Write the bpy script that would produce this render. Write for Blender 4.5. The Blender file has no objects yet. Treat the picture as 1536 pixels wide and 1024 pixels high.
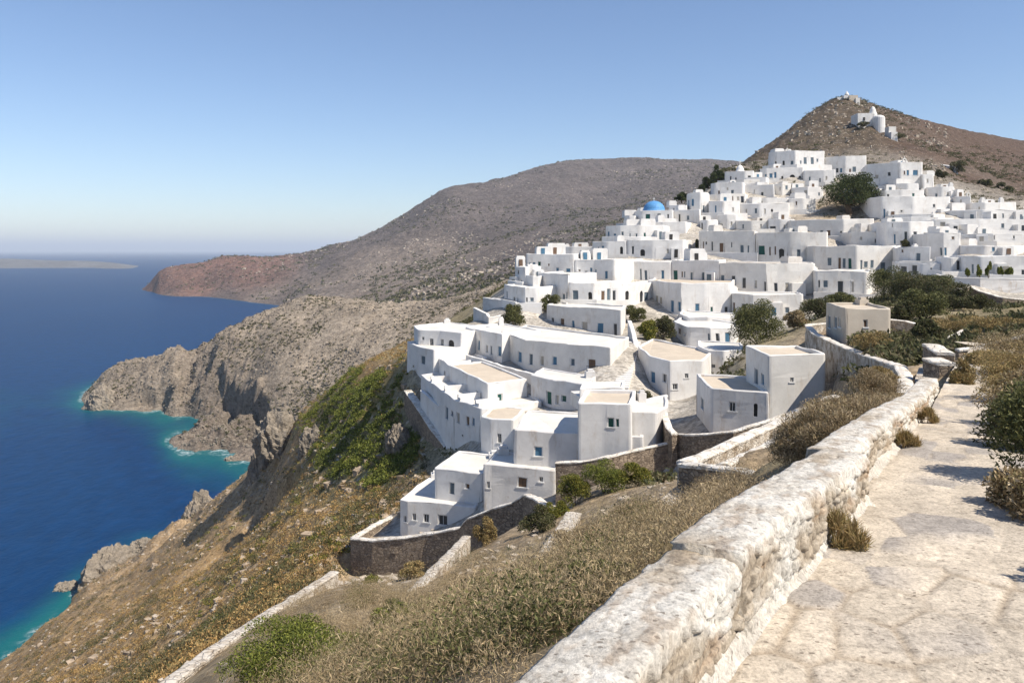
import bpy, math, random
import numpy as np
from mathutils import Vector
R = math.radians
random.seed(7); rng = np.random.default_rng(11)
S = bpy.context.scene
COL = S.collection
F = 1195.0           # focal length in pixels of the 1536 px wide photograph
CZ = 100.0           # eye level above the sea, metres
def W(px, py, D):    # a bearing and a drop below eye level at distance D -> metres
    return ((px-768)/F*D, D, CZ-(py-375)/F*D)
# ---------------------------------------------------------------- noise
def _h(ix, iy, s):
    a = (ix.astype(np.int64)*374761393 + iy.astype(np.int64)*668265263 + s*982451653) & 0xffffffff
    a = ((a ^ (a >> 13))*1274126177) & 0xffffffff
    a = (a ^ (a >> 16)) & 0xffffffff
    return a/4294967295.0
def vnoise(x, y, s=0):
    x = np.asarray(x, float); y = np.asarray(y, float)
    ix = np.floor(x); iy = np.floor(y); fx = x-ix; fy = y-iy
    fx = fx*fx*fx*(fx*(fx*6-15)+10); fy = fy*fy*fy*(fy*(fy*6-15)+10)
    a = _h(ix, iy, s); b = _h(ix+1, iy, s); c = _h(ix, iy+1, s); d = _h(ix+1, iy+1, s)
    return (a+(b-a)*fx+(c-a)*fy+(a-b-c+d)*fx*fy)*2-1
def fbm(x, y, o=4, s=0, g=.5):
    t = 0; a = 1; n = 0
    for i in range(o):
        t = t+a*vnoise(x*2**i+i*17.3, y*2**i-i*9.1, s+i); n += a; a *= g
    return t/n
def ridged(x, y, o=4, s=0, g=.5):
    t = 0; a = 1; n = 0
    for i in range(o):
        t = t+a*(1-2*np.abs(vnoise(x*2**i+i*13.7, y*2**i+i*5.3, s+i))); n += a; a *= g
    return t/n
def voro(x, y, s=0):
    """distance to nearest, distance to second, id of nearest jittered cell"""
    ix = np.floor(x); iy = np.floor(y)
    d1 = np.full(x.shape, 9.); d2 = np.full(x.shape, 9.); cid = np.zeros(x.shape)
    for dx in (-1, 0, 1):
        for dy in (-1, 0, 1):
            cx = ix+dx; cy = iy+dy
            px = cx+.15+.7*_h(cx, cy, s); py = cy+.15+.7*_h(cx, cy, s+5)
            d = np.hypot(px-x, py-y); k = _h(cx, cy, s+9)
            new = d < d1
            d2 = np.where(new, d1, np.minimum(d2, d)); cid = np.where(new, k, cid); d1 = np.where(new, d, d1)
    return d1, d2, cid
# ---------------------------------------------------------------- materials
def nodes(name):
    m = bpy.data.materials.new(name); m.use_nodes = True
    nt = m.node_tree; b = nt.nodes['Principled BSDF']
    b.inputs['Specular IOR Level'].default_value = .25
    return m, nt, b
def N(nt, t, **k):
    n = nt.nodes.new(t)
    for a, v in k.items():
        if a.startswith('i_'):
            key = a[2:]; key = int(key) if key.isdigit() else key.replace('_', ' ')
            n.inputs[key].default_value = v
        else: setattr(n, a, v)
    return n
def L(nt, a, b): nt.links.new(a, b)
def tex(nt, scale, detail=6, rough=.6, stretch=None, geo=True):
    """noise in metres of the world"""
    g = N(nt, 'ShaderNodeNewGeometry'); src = g.outputs['Position']
    if stretch:
        mp = N(nt, 'ShaderNodeMapping'); mp.inputs['Scale'].default_value = stretch
        L(nt, src, mp.inputs['Vector']); src = mp.outputs['Vector']
    n = N(nt, 'ShaderNodeTexNoise', i_Scale=scale, i_Detail=detail, i_Roughness=rough)
    L(nt, src, n.inputs['Vector']); return n.outputs['Fac']
def vor(nt, scale, feature='F1', jit=1.0, stretch=None):
    g = N(nt, 'ShaderNodeNewGeometry'); src = g.outputs['Position']
    nn = N(nt, 'ShaderNodeTexNoise', i_Scale=scale*.8, i_Detail=2.)
    L(nt, src, nn.inputs['Vector'])
    ad = N(nt, 'ShaderNodeVectorMath', operation='MULTIPLY_ADD')
    ad.inputs[1].default_value = (.35/scale,)*3
    L(nt, nn.outputs['Color'], ad.inputs[0]); L(nt, src, ad.inputs[2]); src = ad.outputs[0]
    if stretch:
        mp = N(nt, 'ShaderNodeMapping'); mp.inputs['Scale'].default_value = stretch
        L(nt, src, mp.inputs['Vector']); src = mp.outputs['Vector']
    v = N(nt, 'ShaderNodeTexVoronoi', feature=feature, i_Scale=scale, i_Randomness=jit)
    L(nt, src, v.inputs['Vector']); return v
def ramp(nt, fac, stops):
    r = N(nt, 'ShaderNodeValToRGB'); e = r.color_ramp.elements
    while len(e) < len(stops): e.new(.5)
    for i, (p, c) in enumerate(stops):
        e[i].position = p; e[i].color = (*c, 1) if not np.isscalar(c) else (c, c, c, 1)
    L(nt, fac, r.inputs['Fac']); return r.outputs['Color']
def mix(nt, fac, a, b, mode='MIX'):
    m = N(nt, 'ShaderNodeMix', data_type='RGBA', blend_type=mode)
    for v, i in ((fac, 0), (a, 6), (b, 7)):
        if hasattr(v, 'node'): L(nt, v, m.inputs[i])
        else: m.inputs[i].default_value = v if i == 0 else ((*v, 1) if len(v) == 3 else v)
    return m.outputs[2]
def mth(nt, op, a, b=0., c=0.):
    m = N(nt, 'ShaderNodeMath', operation=op)
    for i, v in enumerate((a, b, c)):
        if hasattr(v, 'node'): L(nt, v, m.inputs[i])
        else: m.inputs[i].default_value = v
    return m.outputs[0]
def bump(nt, b, h, strength=.5, dist=.05, chain=None):
    n = N(nt, 'ShaderNodeBump', i_Strength=strength, i_Distance=dist)
    L(nt, h, n.inputs['Height'])
    if chain is not None: L(nt, chain, n.inputs['Normal'])
    L(nt, n.outputs['Normal'], b.inputs['Normal']); return n.outputs['Normal']
def attr(nt, name):
    a = N(nt, 'ShaderNodeAttribute', attribute_name=name); return a
def mat_ground(name, sc=1.0, stone=(.42, .36, .29), stone_amt=.5, bd=.12):
    m, nt, b = nodes(name); b.inputs['Roughness'].default_value = .95
    c = attr(nt, 'gcol').outputs['Color']
    n1 = tex(nt, .35*sc, 8, .7); n2 = tex(nt, 2.2*sc, 6, .7)
    c = mix(nt, 1., c, ramp(nt, n1, [(.3, .55), (.5, .95), (.7, 1.4)]), 'MULTIPLY')
    c = mix(nt, 1., c, ramp(nt, n2, [(.32, .45), (.5, 1.), (.68, 1.55)]), 'MULTIPLY')
    v = vor(nt, 1.1*sc); r = N(nt, 'ShaderNodeSeparateColor'); L(nt, v.outputs['Color'], r.inputs[0])
    sel = mth(nt, 'MULTIPLY', mth(nt, 'LESS_THAN', v.outputs['Distance'], .34), mth(nt, 'LESS_THAN', r.outputs[0], stone_amt*.45))
    c = mix(nt, mth(nt, 'MULTIPLY', sel, .75), c, mix(nt, r.outputs[1], stone, tuple(x*.6 for x in stone)))
    L(nt, c, b.inputs['Base Color'])
    h = mth(nt, 'ADD', n2, mth(nt, 'MULTIPLY', mth(nt, 'SUBTRACT', .6, v.outputs['Distance']), .5))
    bump(nt, b, h, .9, bd/sc); return m
def mat_white(name, col=(.8, .79, .77), stain=.5, sc=1., stcol=(.42, .33, .24)):
    m, nt, b = nodes(name); b.inputs['Roughness'].default_value = .85
    n1 = tex(nt, .45*sc, 6, .65); n2 = tex(nt, 3.*sc, 5, .6); n3 = tex(nt, .9*sc, 7, .75, (1, 1, .35))
    c = mix(nt, ramp(nt, n1, [(.35, 0.), (.75, 1.)]), col, tuple(x*.78 for x in col))
    c = mix(nt, mth(nt, 'MULTIPLY', ramp(nt, n3, [(.54, 0.), (.74, 1.)]), stain), c, stcol)
    c = mix(nt, mth(nt, 'MULTIPLY', ramp(nt, n2, [(.5, 0.), (.8, 1.)]), .12), c, (.5, .46, .42))
    L(nt, c, b.inputs['Base Color'])
    bump(nt, b, n2, .35, .03, None); return m
def mat_stone(name, c1=(.34, .27, .2), c2=(.2, .155, .115), mort=(.16, .12, .09), sc=3.2, wash=None, bd=.06):
    m, nt, b = nodes(name); b.inputs['Roughness'].default_value = .92
    v = vor(nt, sc, 'F1', 1., (1, 1, 1.7)); e = vor(nt, sc, 'DISTANCE_TO_EDGE', 1., (1, 1, 1.7))
    r = N(nt, 'ShaderNodeSeparateColor'); L(nt, v.outputs['Color'], r.inputs[0])
    n2 = tex(nt, 6, 6, .7); n1 = tex(nt, .5, 5, .6)
    c = mix(nt, r.outputs[0], c1, c2)
    c = mix(nt, 1., c, ramp(nt, n2, [(.3, .65), (.7, 1.35)]), 'MULTIPLY')
    c = mix(nt, 1., c, ramp(nt, n1, [(.3, .75), (.7, 1.25)]), 'MULTIPLY')
    edge = ramp(nt, e.outputs['Distance'], [(.0, 0.), (.09, 1.)])
    c = mix(nt, edge, mort, c)
    if wash:
        c = mix(nt, ramp(nt, tex(nt, 1.4, 7, .7), [(.42, 0.), (.6, 1.)]), c, wash)
    L(nt, c, b.inputs['Base Color'])
    h = mth(nt, 'ADD', edge, mth(nt, 'MULTIPLY', n2, .6)); bump(nt, b, h, .9, bd); return m
def mat_leaf(name, rough=.75, trans=.25):
    m, nt, b = nodes(name); b.inputs['Roughness'].default_value = rough
    c = attr(nt, 'fcol').outputs['Color']; L(nt, c, b.inputs['Base Color'])
    if trans:
        t = N(nt, 'ShaderNodeBsdfTranslucent'); L(nt, c, t.inputs['Color'])
        mx = N(nt, 'ShaderNodeMixShader', i_0=trans); o = nt.nodes['Material Output']
        L(nt, b.outputs[0], mx.inputs[1]); L(nt, t.outputs[0], mx.inputs[2]); L(nt, mx.outputs[0], o.inputs['Surface'])
    return m
def mat_plain(name, col, rough=.6, spec=.3, var=.25, sc=4.):
    m, nt, b = nodes(name); b.inputs['Roughness'].default_value = rough; b.inputs['Specular IOR Level'].default_value = spec
    n = tex(nt, sc, 5, .6)
    L(nt, mix(nt, 1., col, ramp(nt, n, [(.3, 1-var), (.7, 1+var)]), 'MULTIPLY'), b.inputs['Base Color']); return m
# ---------------------------------------------------------------- objects
def tag(o, label=None, cat=None, group=None, kind=None):
    if label: o['label'] = label
    if cat: o['category'] = cat
    if group: o['group'] = group
    if kind: o['kind'] = kind
    return o
def empty(name, loc, label, cat, group=None):
    o = bpy.data.objects.new(name, None); o.location = loc; o.empty_display_size = .3
    COL.objects.link(o); return tag(o, label, cat, group)
def mesh_np(name, V, Q, mats, parent=None, smooth=False, fcol=None, vcol=None, mi=None, origin=None):
    """V (n,3), Q (m,k) faces with one size, or a list of arrays of faces"""
    V = np.asarray(V, np.float32).reshape(-1, 3)
    if origin is None and parent is not None: origin = np.array(parent.location)
    if origin is not None: V = V-np.asarray(origin, np.float32)
    me = bpy.data.meshes.new(name); Qs = Q if isinstance(Q, list) else [Q]
    Qs = [np.asarray(q, np.int32) for q in Qs if len(q)]
    nl = sum(q.size for q in Qs); nf = sum(len(q) for q in Qs)
    me.vertices.add(len(V)); me.vertices.foreach_set('co', V.ravel())
    me.loops.add(nl); me.loops.foreach_set('vertex_index', np.concatenate([q.ravel() for q in Qs]))
    tot = np.concatenate([np.full(len(q), q.shape[1], np.int32) for q in Qs])
    st = np.concatenate([[0], np.cumsum(tot)[:-1]]).astype(np.int32)
    me.polygons.add(nf); me.polygons.foreach_set('loop_start', st); me.polygons.foreach_set('loop_total', tot)
    me.polygons.foreach_set('use_smooth', np.full(nf, smooth))
    if mi is not None: me.polygons.foreach_set('material_index', np.asarray(mi, np.int32))
    for nm, c in (('gcol', vcol), ('fcol', fcol)):
        if c is not None:
            c = np.asarray(c, np.float32); dom = 'POINT'
            a = me.attributes.new(nm, 'FLOAT_COLOR', dom)
            a.data.foreach_set('color', np.concatenate([c, np.ones((len(c), 1), np.float32)], 1).ravel())
    me.update(calc_edges=True)
    for m in (mats if isinstance(mats, (list, tuple)) else [mats]): me.materials.append(m)
    o = bpy.data.objects.new(name, me); COL.objects.link(o)
    if parent is not None: o.parent = parent
    elif origin is not None: o.location = origin
    return o
class MB:
    """collects polygons of any size with a material index"""
    def __init__(s): s.v = []; s.f = []; s.m = []
    def face(s, pts, m=0):
        i = len(s.v); s.v += [tuple(p) for p in pts]; s.f.append(list(range(i, i+len(pts)))); s.m.append(m)
    def box(s, o, ax, ay, az, m=0):
        """box from corner o with edge vectors"""
        o, ax, ay, az = map(Vector, (o, ax, ay, az))
        P = [o, o+ax, o+ax+ay, o+ay, o+az, o+ax+az, o+ax+ay+az, o+ay+az]
        for q in ((0, 3, 2, 1), (4, 5, 6, 7), (0, 1, 5, 4), (1, 2, 6, 5), (2, 3, 7, 6), (3, 0, 4, 7)):
            s.face([P[k] for k in q], m)
    def lathe(s, c, prof, n=16, m=0):
        for (r0, z0), (r1, z1) in zip(prof[:-1], prof[1:]):
            for k in range(n):
                a, b = 2*math.pi*k/n, 2*math.pi*(k+1)/n
                q = [(c[0]+r0*math.cos(a), c[1]+r0*math.sin(a), c[2]+z0), (c[0]+r0*math.cos(b), c[1]+r0*math.sin(b), c[2]+z0),
                     (c[0]+r1*math.cos(b), c[1]+r1*math.sin(b), c[2]+z1), (c[0]+r1*math.cos(a), c[1]+r1*math.sin(a), c[2]+z1)]
                if r0 < 1e-4: q = [q[0], q[2], q[3]]
                elif r1 < 1e-4: q = q[:3]
                s.face(q, m)
    def build(s, name, mats, parent=None, smooth=False, origin=None, merge=True):
        me = bpy.data.meshes.new(name)
        o = Vector(origin) if origin is not None else (parent.location.copy() if parent is not None else Vector())
        if parent is not None and parent.parent is not None: o = o+parent.parent.location
        me.from_pydata([Vector(p)-o for p in s.v], [], s.f)
        for m in (mats if isinstance(mats, (list, tuple)) else [mats]): me.materials.append(m)
        me.polygons.foreach_set('material_index', s.m)
        if merge:
            import bmesh
            bm = bmesh.new(); bm.from_mesh(me); bmesh.ops.remove_doubles(bm, verts=bm.verts, dist=.002); bm.to_mesh(me); bm.free()
        if smooth: me.polygons.foreach_set('use_smooth', [True]*len(me.polygons))
        ob = bpy.data.objects.new(name, me); COL.objects.link(ob)
        if parent is not None: ob.parent = parent
        else: ob.location = o
        return ob
# ---------------------------------------------------------------- landforms
class Land:
    """height field: thin-plate surface through surveyed points (bearing, drop, distance)"""
    def __init__(s, ctrl, ur, vr, cu=150, cv=190, k=3., lam=2e-4):
        c = np.array([[(p[0]-768)/F*k, math.log(p[2]), -(p[1]-375)/F] for p in ctrl])
        n = len(c); P = c[:, :2]; s.k = k; s.ur = ur; s.vr = vr
        def U(r2): return np.where(r2 > 1e-12, .5*r2*np.log(np.maximum(r2, 1e-12)), 0)
        d2 = ((P[:, None]-P[None])**2).sum(2)
        A = np.zeros((n+3, n+3)); A[:n, :n] = U(d2)+lam*np.eye(n)
        A[:n, n] = 1; A[:n, n+1:] = P; A[n, :n] = 1; A[n+1:, :n] = P.T
        w = np.linalg.solve(A, np.concatenate([c[:, 2], np.zeros(3)]))
        s.cu = cu; s.cv = cv
        gu, gv = np.meshgrid(np.linspace(*ur, cu), np.linspace(*vr, cv), indexing='ij')
        Q = np.stack([gu.ravel()*k, gv.ravel()], 1); out = np.zeros(len(Q))
        cols = np.array([[*p[3]] for p in ctrl]); s.col = np.zeros((len(Q), cols.shape[1]))
        for i in range(0, len(Q), 4000):
            q = Q[i:i+4000]; r2 = ((q[:, None]-P[None])**2).sum(2)
            out[i:i+4000] = U(r2)@w[:n]+w[n]+q@w[n+1:]
            iw = 1/(r2+.004)**2; s.col[i:i+4000] = (iw@cols)/iw.sum(1, keepdims=True)
        s.w = out.reshape(cu, cv); s.col = s.col.reshape(cu, cv, -1)
    def _bl(s, u, v):
        a = np.clip((u-s.ur[0])/(s.ur[1]-s.ur[0])*(s.cu-1), 0, s.cu-1.001); b = np.clip((v-s.vr[0])/(s.vr[1]-s.vr[0])*(s.cv-1), 0, s.cv-1.001)
        i = a.astype(int); j = b.astype(int); fa = a-i; fb = b-j
        return i, j, fa, fb
    def at(s, u, v, g):
        i, j, fa, fb = s._bl(u, v)
        if g.ndim == 3: fa = fa[..., None]; fb = fb[..., None]
        return (g[i, j]*(1-fa)+g[i+1, j]*fa)*(1-fb)+(g[i, j+1]*(1-fa)+g[i+1, j+1]*fa)*fb
    def z(s, x, y):
        x = np.atleast_1d(np.asarray(x, float)); y = np.atleast_1d(np.asarray(y, float))
        u = x/y; v = np.log(y); zz = CZ+s.at(u, v, s.w)*y
        c = s.at(u, v, s.col)
        return zz+s.disp(x, y, c, zz)
    def z1(s, x, y): return float(s.z(x, y)[0])
    def hit(s, px, py, lo=None, hi=None):
        """distance at which the ground is met on that bearing"""
        u = (px-768)/F; Y = np.exp(np.linspace(lo or s.vr[0], hi or s.vr[1], 1500))
        zz = s.z(u*Y, Y); ray = CZ-(py-375)/F*Y
        k = np.argmax(zz > ray)
        return float(Y[k]) if zz[k] > ray[k] else None
    def mesh(s, name, nu, nv, mat, below=None):
        u, v = np.meshgrid(np.linspace(*s.ur, nu), np.linspace(*s.vr, nv), indexing='ij')
        u = u.ravel(); v = v.ravel(); Y = np.exp(v); X = u*Y
        c = s.at(u, v, s.col); Z = s.z(X, Y)
        i = np.arange(nu*nv).reshape(nu, nv)
        q = np.stack([i[:-1, :-1], i[1:, :-1], i[1:, 1:], i[:-1, 1:]], -1).reshape(-1, 4)
        if below is not None: q = q[(Z[q].max(1) > below)]
        used = np.zeros(len(Z), bool); used[q.ravel()] = True
        idx = np.cumsum(used)-1
        V = np.stack([X, Y, Z], 1)[used]; q = idx[q]
        o = mesh_np(name, V, q, mat, smooth=True, vcol=c[used][:, :3]); o['kind'] = 'structure'
        return o
AIR = 6.5e-5; EXPO = .48
# ================================================================ MATERIALS
M = {}
M['ground'] = mat_ground('hillside_ground', 1., (.44, .37, .29), .5, .15)
def mat_far(name, sc, contrast, speck):
    m, nt, b = nodes(name); b.inputs['Roughness'].default_value = .95
    c = attr(nt, 'gcol').outputs['Color']
    n1 = tex(nt, .02*sc, 8, .7, (1, 1, 2.)); n2 = tex(nt, .14*sc, 9, .78, (1, 1, 2.)); n3 = tex(nt, .42*sc, 6, .75)
    c = mix(nt, 1., c, ramp(nt, n1, [(.3, 1-contrast*.6), (.7, 1+contrast*.6)]), 'MULTIPLY')
    c = mix(nt, 1., c, ramp(nt, n2, [(.3, 1-contrast), (.7, 1+contrast)]), 'MULTIPLY')
    c = mix(nt, mth(nt, 'MULTIPLY', ramp(nt, n3, [(.54, 0.), (.66, 1.)]), speck), c, (.42, .36, .30))
    c = mix(nt, mth(nt, 'MULTIPLY', ramp(nt, n3, [(.36, 1.), (.46, 0.)]), speck), c, (.06, .048, .038))
    L(nt, c, b.inputs['Base Color'])
    bump(nt, b, mth(nt, 'ADD', n2, mth(nt, 'MULTIPLY', n3, .4)), 1., 5/sc); return m
M['headland'] = mat_far('headland_rock', 1.6, .6, .75)
M['mountain'] = mat_far('mountain_rock', .5, .6, .75)
def mat_sea():
    m, nt, b = nodes('sea_water'); b.inputs['Roughness'].default_value = .42; b.inputs['IOR'].default_value = 1.33
    b.inputs['Specular IOR Level'].default_value = .10
    a = attr(nt, 'gcol'); s = N(nt, 'ShaderNodeSeparateColor'); L(nt, a.outputs['Color'], s.inputs[0])
    n = tex(nt, .02, 5, .6, (1, .35, 1)); n2 = tex(nt, .16, 5, .65, (1, .5, 1)); n3 = tex(nt, .006, 4, .6, (1, .4, 1))
    deep = mix(nt, n3, (.0012, .022, .078), (.002, .035, .108))
    deep = mix(nt, 1., deep, ramp(nt, n2, [(.3, .8), (.7, 1.25)]), 'MULTIPLY')
    sh = ramp(nt, s.outputs[0], [(.0, (0, 0, 0)), (.35, (.35,)*3), (.8, (1, 1, 1))])
    c = mix(nt, sh, deep, mix(nt, n, (.004, .075, .095), (.008, .12, .125)))
    c = mix(nt, mth(nt, 'MULTIPLY', s.outputs[1], ramp(nt, tex(nt, .5, 6, .75), [(.45, 0.), (.62, 1.)])), c, (.6, .68, .68))
    L(nt, c, b.inputs['Base Color'])
    n1 = tex(nt, .35, 6, .65, (1, .6, 1)); h = mth(nt, 'ADD', mth(nt, 'MULTIPLY', n2, 1.6), n1)
    bump(nt, b, h, .35, .8); return m
M['sea'] = mat_sea()
M['white'] = mat_white('limewash', (.74, .72, .69), .55)
M['white2'] = mat_white('limewash_cream', (.73, .70, .65), .6)
M['beige'] = mat_white('beige_render', (.55, .48, .39), .3)
M['old'] = mat_white('worn_limewash', (.66, .64, .615), .95, 1.6)
M['roof'] = mat_white('lime_roof', (.68, .645, .585), .45)
M['roof2'] = mat_white('sandy_roof', (.56, .475, .37), .7, 1., (.38, .28, .18))
M['stone'] = mat_stone('field_stone')
M['stonep'] = mat_stone('pale_field_stone', (.42, .35, .27), (.28, .22, .16), (.2, .15, .1), 3.6, (.62, .57, .5))
M['coping'] = mat_stone('lime_coping', (.62, .57, .49), (.5, .44, .36), (.36, .3, .23), 2.2, (.72, .68, .62), .03)
M['pale'] = mat_plain('pale_stone', (.42, .36, .29), .9, .1, .35, 1.5)
M['cop2'] = mat_stone('pale_field_coping', (.47, .41, .33), (.36, .30, .23), (.2, .15, .11), 2.6, (.58, .53, .46), .05)
M['slope_rock'] = mat_plain('slope_rock', (.33, .26, .19), .95, .1, .4, 1.2)
M['leaf'] = mat_leaf('foliage'); M['dry'] = mat_leaf('dry_foliage', .9, .15)
M['bark'] = mat_plain('bark', (.12, .085, .06), .9, .1)
def mat_rock(name, c1, c2):
    m, nt, b = nodes(name); b.inputs['Roughness'].default_value = .95
    n1 = tex(nt, .25, 9, .72, (1, 1, 2.2)); n2 = tex(nt, 1.6, 8, .75)
    c = mix(nt, ramp(nt, n1, [(.35, 0.), (.65, 1.)]), c1, c2)
    L(nt, mix(nt, 1., c, ramp(nt, n2, [(.3, .5), (.7, 1.5)]), 'MULTIPLY'), b.inputs['Base Color'])
    bump(nt, b, mth(nt, 'ADD', n2, n1), 1., .5); return m
M['rock'] = mat_rock('sea_rock', (.34, .285, .22), (.19, .165, .135))
for nm, c in dict(frame=(.6, .59, .57), glass=(.03, .034, .038), blue=(.06, .15, .235), green=(.012, .075, .06), brown=(.13, .08, .05), teal=(.10, .135, .16), cream=(.36, .33, .28), grey=(.30, .30, .30), dark=(.03, .028, .026), dome=(.09, .26, .50), iron=(.03, .03, .03), terra=(.42, .16, .09)).items():
    M[nm] = mat_plain(nm+'_paint', c, .35 if nm == 'glass' else .6, .5 if nm == 'glass' else .3, .18, 2.)
# ================================================================ THE HOUSES OF THE VILLAGE (surveyed by bearing, drop and distance)
HOUSES = []
def h(label, pts, yb, back, ops='', wall='white', roof='roof', par=.28, name='white_house', cat='house', ctl=True):
    o = [(*map(float, q.split()[:4]), q.split()[4]) for q in ops.split(';') if q.strip()]
    HOUSES.append(dict(label=label, pts=pts, yb=yb, back=back, ops=o, wall=wall, roof=roof, par=par, name=name, cat=cat, ctl=ctl and not any(w in label for w in ('upper storey', 'lowest terrace roof', 'annex with lamp', 'small bright platform'))))
# --- lower left group
h('lowest white house at the bottom left corner with four dark window holes, behind curved wall', [(599, 747, 67), (611, 749.5), (712, 760)], 802, (2.1, 7.2), '605 610 773 783 k;618 623.5 769 780 k;634 643.5 770 783 k;656 671 772 787 k', roof='roof', par=.12)
h('bright cube house with flat white roof and tall dark window, on lowest terrace roof', [(651, 701, 67.4), (723, 710)], 752, (1.7, 5.8), '674 683 723 741 T;698 704 725 733 n;665 668 721 725 k', par=.16)
h('stained grey-white annex with lamp and shuttered window under the blue-window block', [(724, 697, 62.4), (737, 697.5), (833, 704)], 757, (1.2, 4.2), '730 735 722 732 k;776 791 715 731 n;808 814 714 722 k', 'old', par=.1)
h('broad white block with one small blue window and long bare curved wall', [(770, 644, 63), (843, 648), (902, 653), (966, 656)], 706, (1.3, 7.9), '800 813 669 684 b', 'old', par=.14)
h('white upper storey with dark green square window standing on the broad blue-window block', [(866, 604, 61), (905, 605), (948, 607)], 652, (1.3, 6.4), '898 903 624 631 k;911 922 626 641 g;924 929 628 640 G', par=.3, roof='roof2')
h('bare white wing with lower flat roof at right end of the green-window upper storey', [(948, 618, 61), (985, 618, 61), (1001, 616, 63.5)], 668, (1, 5), '', 'old', par=.15)
h('corner house with sandy roof, left side in bluish shade and green shuttered window in front', [(671, 546, None), (700, 560, None), (731, 574, 80), (791, 568, None)], 612, 'p', '715 722 587 601 n;746 754 590 602 g;692 695 575 590 b', roof='roof2', par=.18)
h('small stepped house with smooth pale roof just above the sandy-roofed corner house', [(631, 524, None), (650, 533, None), (672, 545, 94)], 575, (4.5, 5), '648 651 545 557 t;655 658 550 560 b;666 669 556 569 n', par=.16)
h('long stepped lower storey facing the sea with six narrow openings, lowest on the left edge', [(631, 561, None), (655, 580, None), (680, 598, None), (721, 612, 76)], 668, (6, 4), '668 672 610 628 t;676 681 616 624 k;684 689 618 634 c;699 704 624 638 n;708 712 626 638 b;645 648 596 606 b;634 637 585 596 t', par=.14)
h('rounded white house with crumpled pale roof between sea-facing storey and broad block', [(721, 624, 73), (735, 629, 72), (772, 635, 71.4)], 676, (1, 5.5), '746 753 650 664 k', roof='roof2', par=.12)
h('leftmost white house on the cliff edge with bluish side wall and two dark windows', [(621, 489, 109), (628, 495, 104), (660, 497, 103), (692, 500, 101)], 531, (4, 7), '633 637 505 510 k;644.5 651 507 520 k;660 666 508 520 k', par=.16)
h('low blue-shaded storey below the leftmost cliff-edge house, one grey door', [(610, 512, 107), (625, 523, 102), (650, 530, 98)], 548, (4, 3), '631 637 533 546 T;643 646 537 540 n', par=.12)
h('white row house with five blue-grey openings left of the long street row', [(697, 490, 107), (720, 496, 102.5), (753, 503, 97)], 535, (5, 6), '702 705 505 518 b;708 711 507 520 b;716 720 510 525 b;728 731 517 528 c;735 738 518 532 t;747 752 519 534 b', par=.18)
h('long gently bent white house with seven openings and a dark balcony door, beside the stairs', [(752, 498, None), (786, 509, None), (850, 515, None), (917, 520, 86), (943, 505, None)], 565, 'p', '760 764 522 536 n;777 782 527 543 b;793 799 530 547 t;810 816 533 548 c;828 835 534 547 b;855 862 537 548 t;882 894 538 559 N', 'white2', par=.26)
h('white house with bright blue square window at right, directly above the long bent house', [(820, 457, None), (850, 460, None), (933, 464, 112), (940, 458, None)], 502, 'p', '827 831 476 488 k;840 846 477 493 n;857 862 480 495 b;873 882 482 497 c;896 906 484 499 b', 'white2', par=.22)
h('low lime-washed forecourt house with green arched door and rusty plant stains', [(795, 562, 82), (830, 568, 79), (880, 574, 76)], 610, (1.5, 5), '819 827 586 606 G;833 838 592 606 c;842 850 592 602 g', 'old', par=.12)
h('small bright platform with rough white rim behind the green-window upper storey', [(868, 582, 70), (900, 578, 71), (936, 581, 71)], 604, (.6, 3.2), '', par=.15)
# --- middle right group
h('house with wavy sandy roof edge, blue door and three small holes, right of the stairs', [(957, 519, None), (975, 534, None), (1003, 541, 80), (1055, 540, None)], 600, (3, 8), '971 983 556 573 b;993 999 560 573 k;1008 1016 575 584 k;1027 1033 560 567 k', roof='roof2', par=.16)
h('low house with sunlit terrace roof and dark stained holes, left of the tall plain block', [(1044, 560, None), (1064, 582, 62), (1154, 588, None)], 640, 'p', '1052 1056 597 613 t;1092 1103 602 617 k;1129 1135 605 625 h', 'old', 'roof2', .2)
h('tall plain block with blank front, blue window and door on its left side', [(1118, 518, 66.5), (1153, 538, 60.5), (1238, 537, 61)], 636, 'p', '1130 1136 552 576 T;1142 1147 560 577 b;1186 1191 566 573 k', 'white2', 'roof2', .26)
h('lone beige cube house among bushes, one dark window on blank front', [(1238, 453, 74), (1266, 466, 66), (1337, 465, 66)], 508, 'p', '1242 1246 473 492 t;1251 1255 475 492 t;1257 1261 476 491 c;1296 1303 479 491 n', 'beige', 'roof2', .2, 'beige_house')
h('rounded windowless white house front with pale cluttered roof, behind the wavy sandy roof', [(1046, 519, 90), (1062, 525, 87), (1085, 527, 86), (1116, 526, 87)], 560, (1.5, 6), '1056 1073 545 551 k', par=.15)
h('narrow terrace house with tiny holes above the rounded windowless front', [(1010, 482, 112), (1030, 494, 104), (1066, 497, 103), (1104, 498, 104)], 520, (2.5, 7), '1018 1021 492 501 n;1026 1028 499 504 k;1061 1067 500 513 t', par=.16)
h('round-cornered white house with one blue-grey window, below the plant-pot facade', [(1018, 470, 121), (1030, 478, 115), (1062, 480, 114), (1104, 478, 115)], 498, (2, 7), '1065 1071 483 494 b', par=.16)
h('curved white house with six blue-grey windows turning a corner above the garden', [(972, 420, 140), (1000, 428, 131), (1022, 437, 127), (1060, 440, 127), (1098, 439, 128)], 476, (3, 9), '983 987 443 454 c;989 993 445 456 c;998 1001.5 448 460 k;1006 1011 450 468 b;1017 1023 452 467 b;1043 1050 455 471 b;1066 1070 460 470 g', 'white', 'roof2', .16)
h('shaded low house with brown and dark doors left of the olive bush', [(1098, 440, 127), (1130, 446, 124), (1205, 450, 123)], 478, (2, 8), '1093 1103 453 473 N;1112 1120 455 473 K;1130 1136 458 468 t', 'white2', par=.14)
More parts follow.
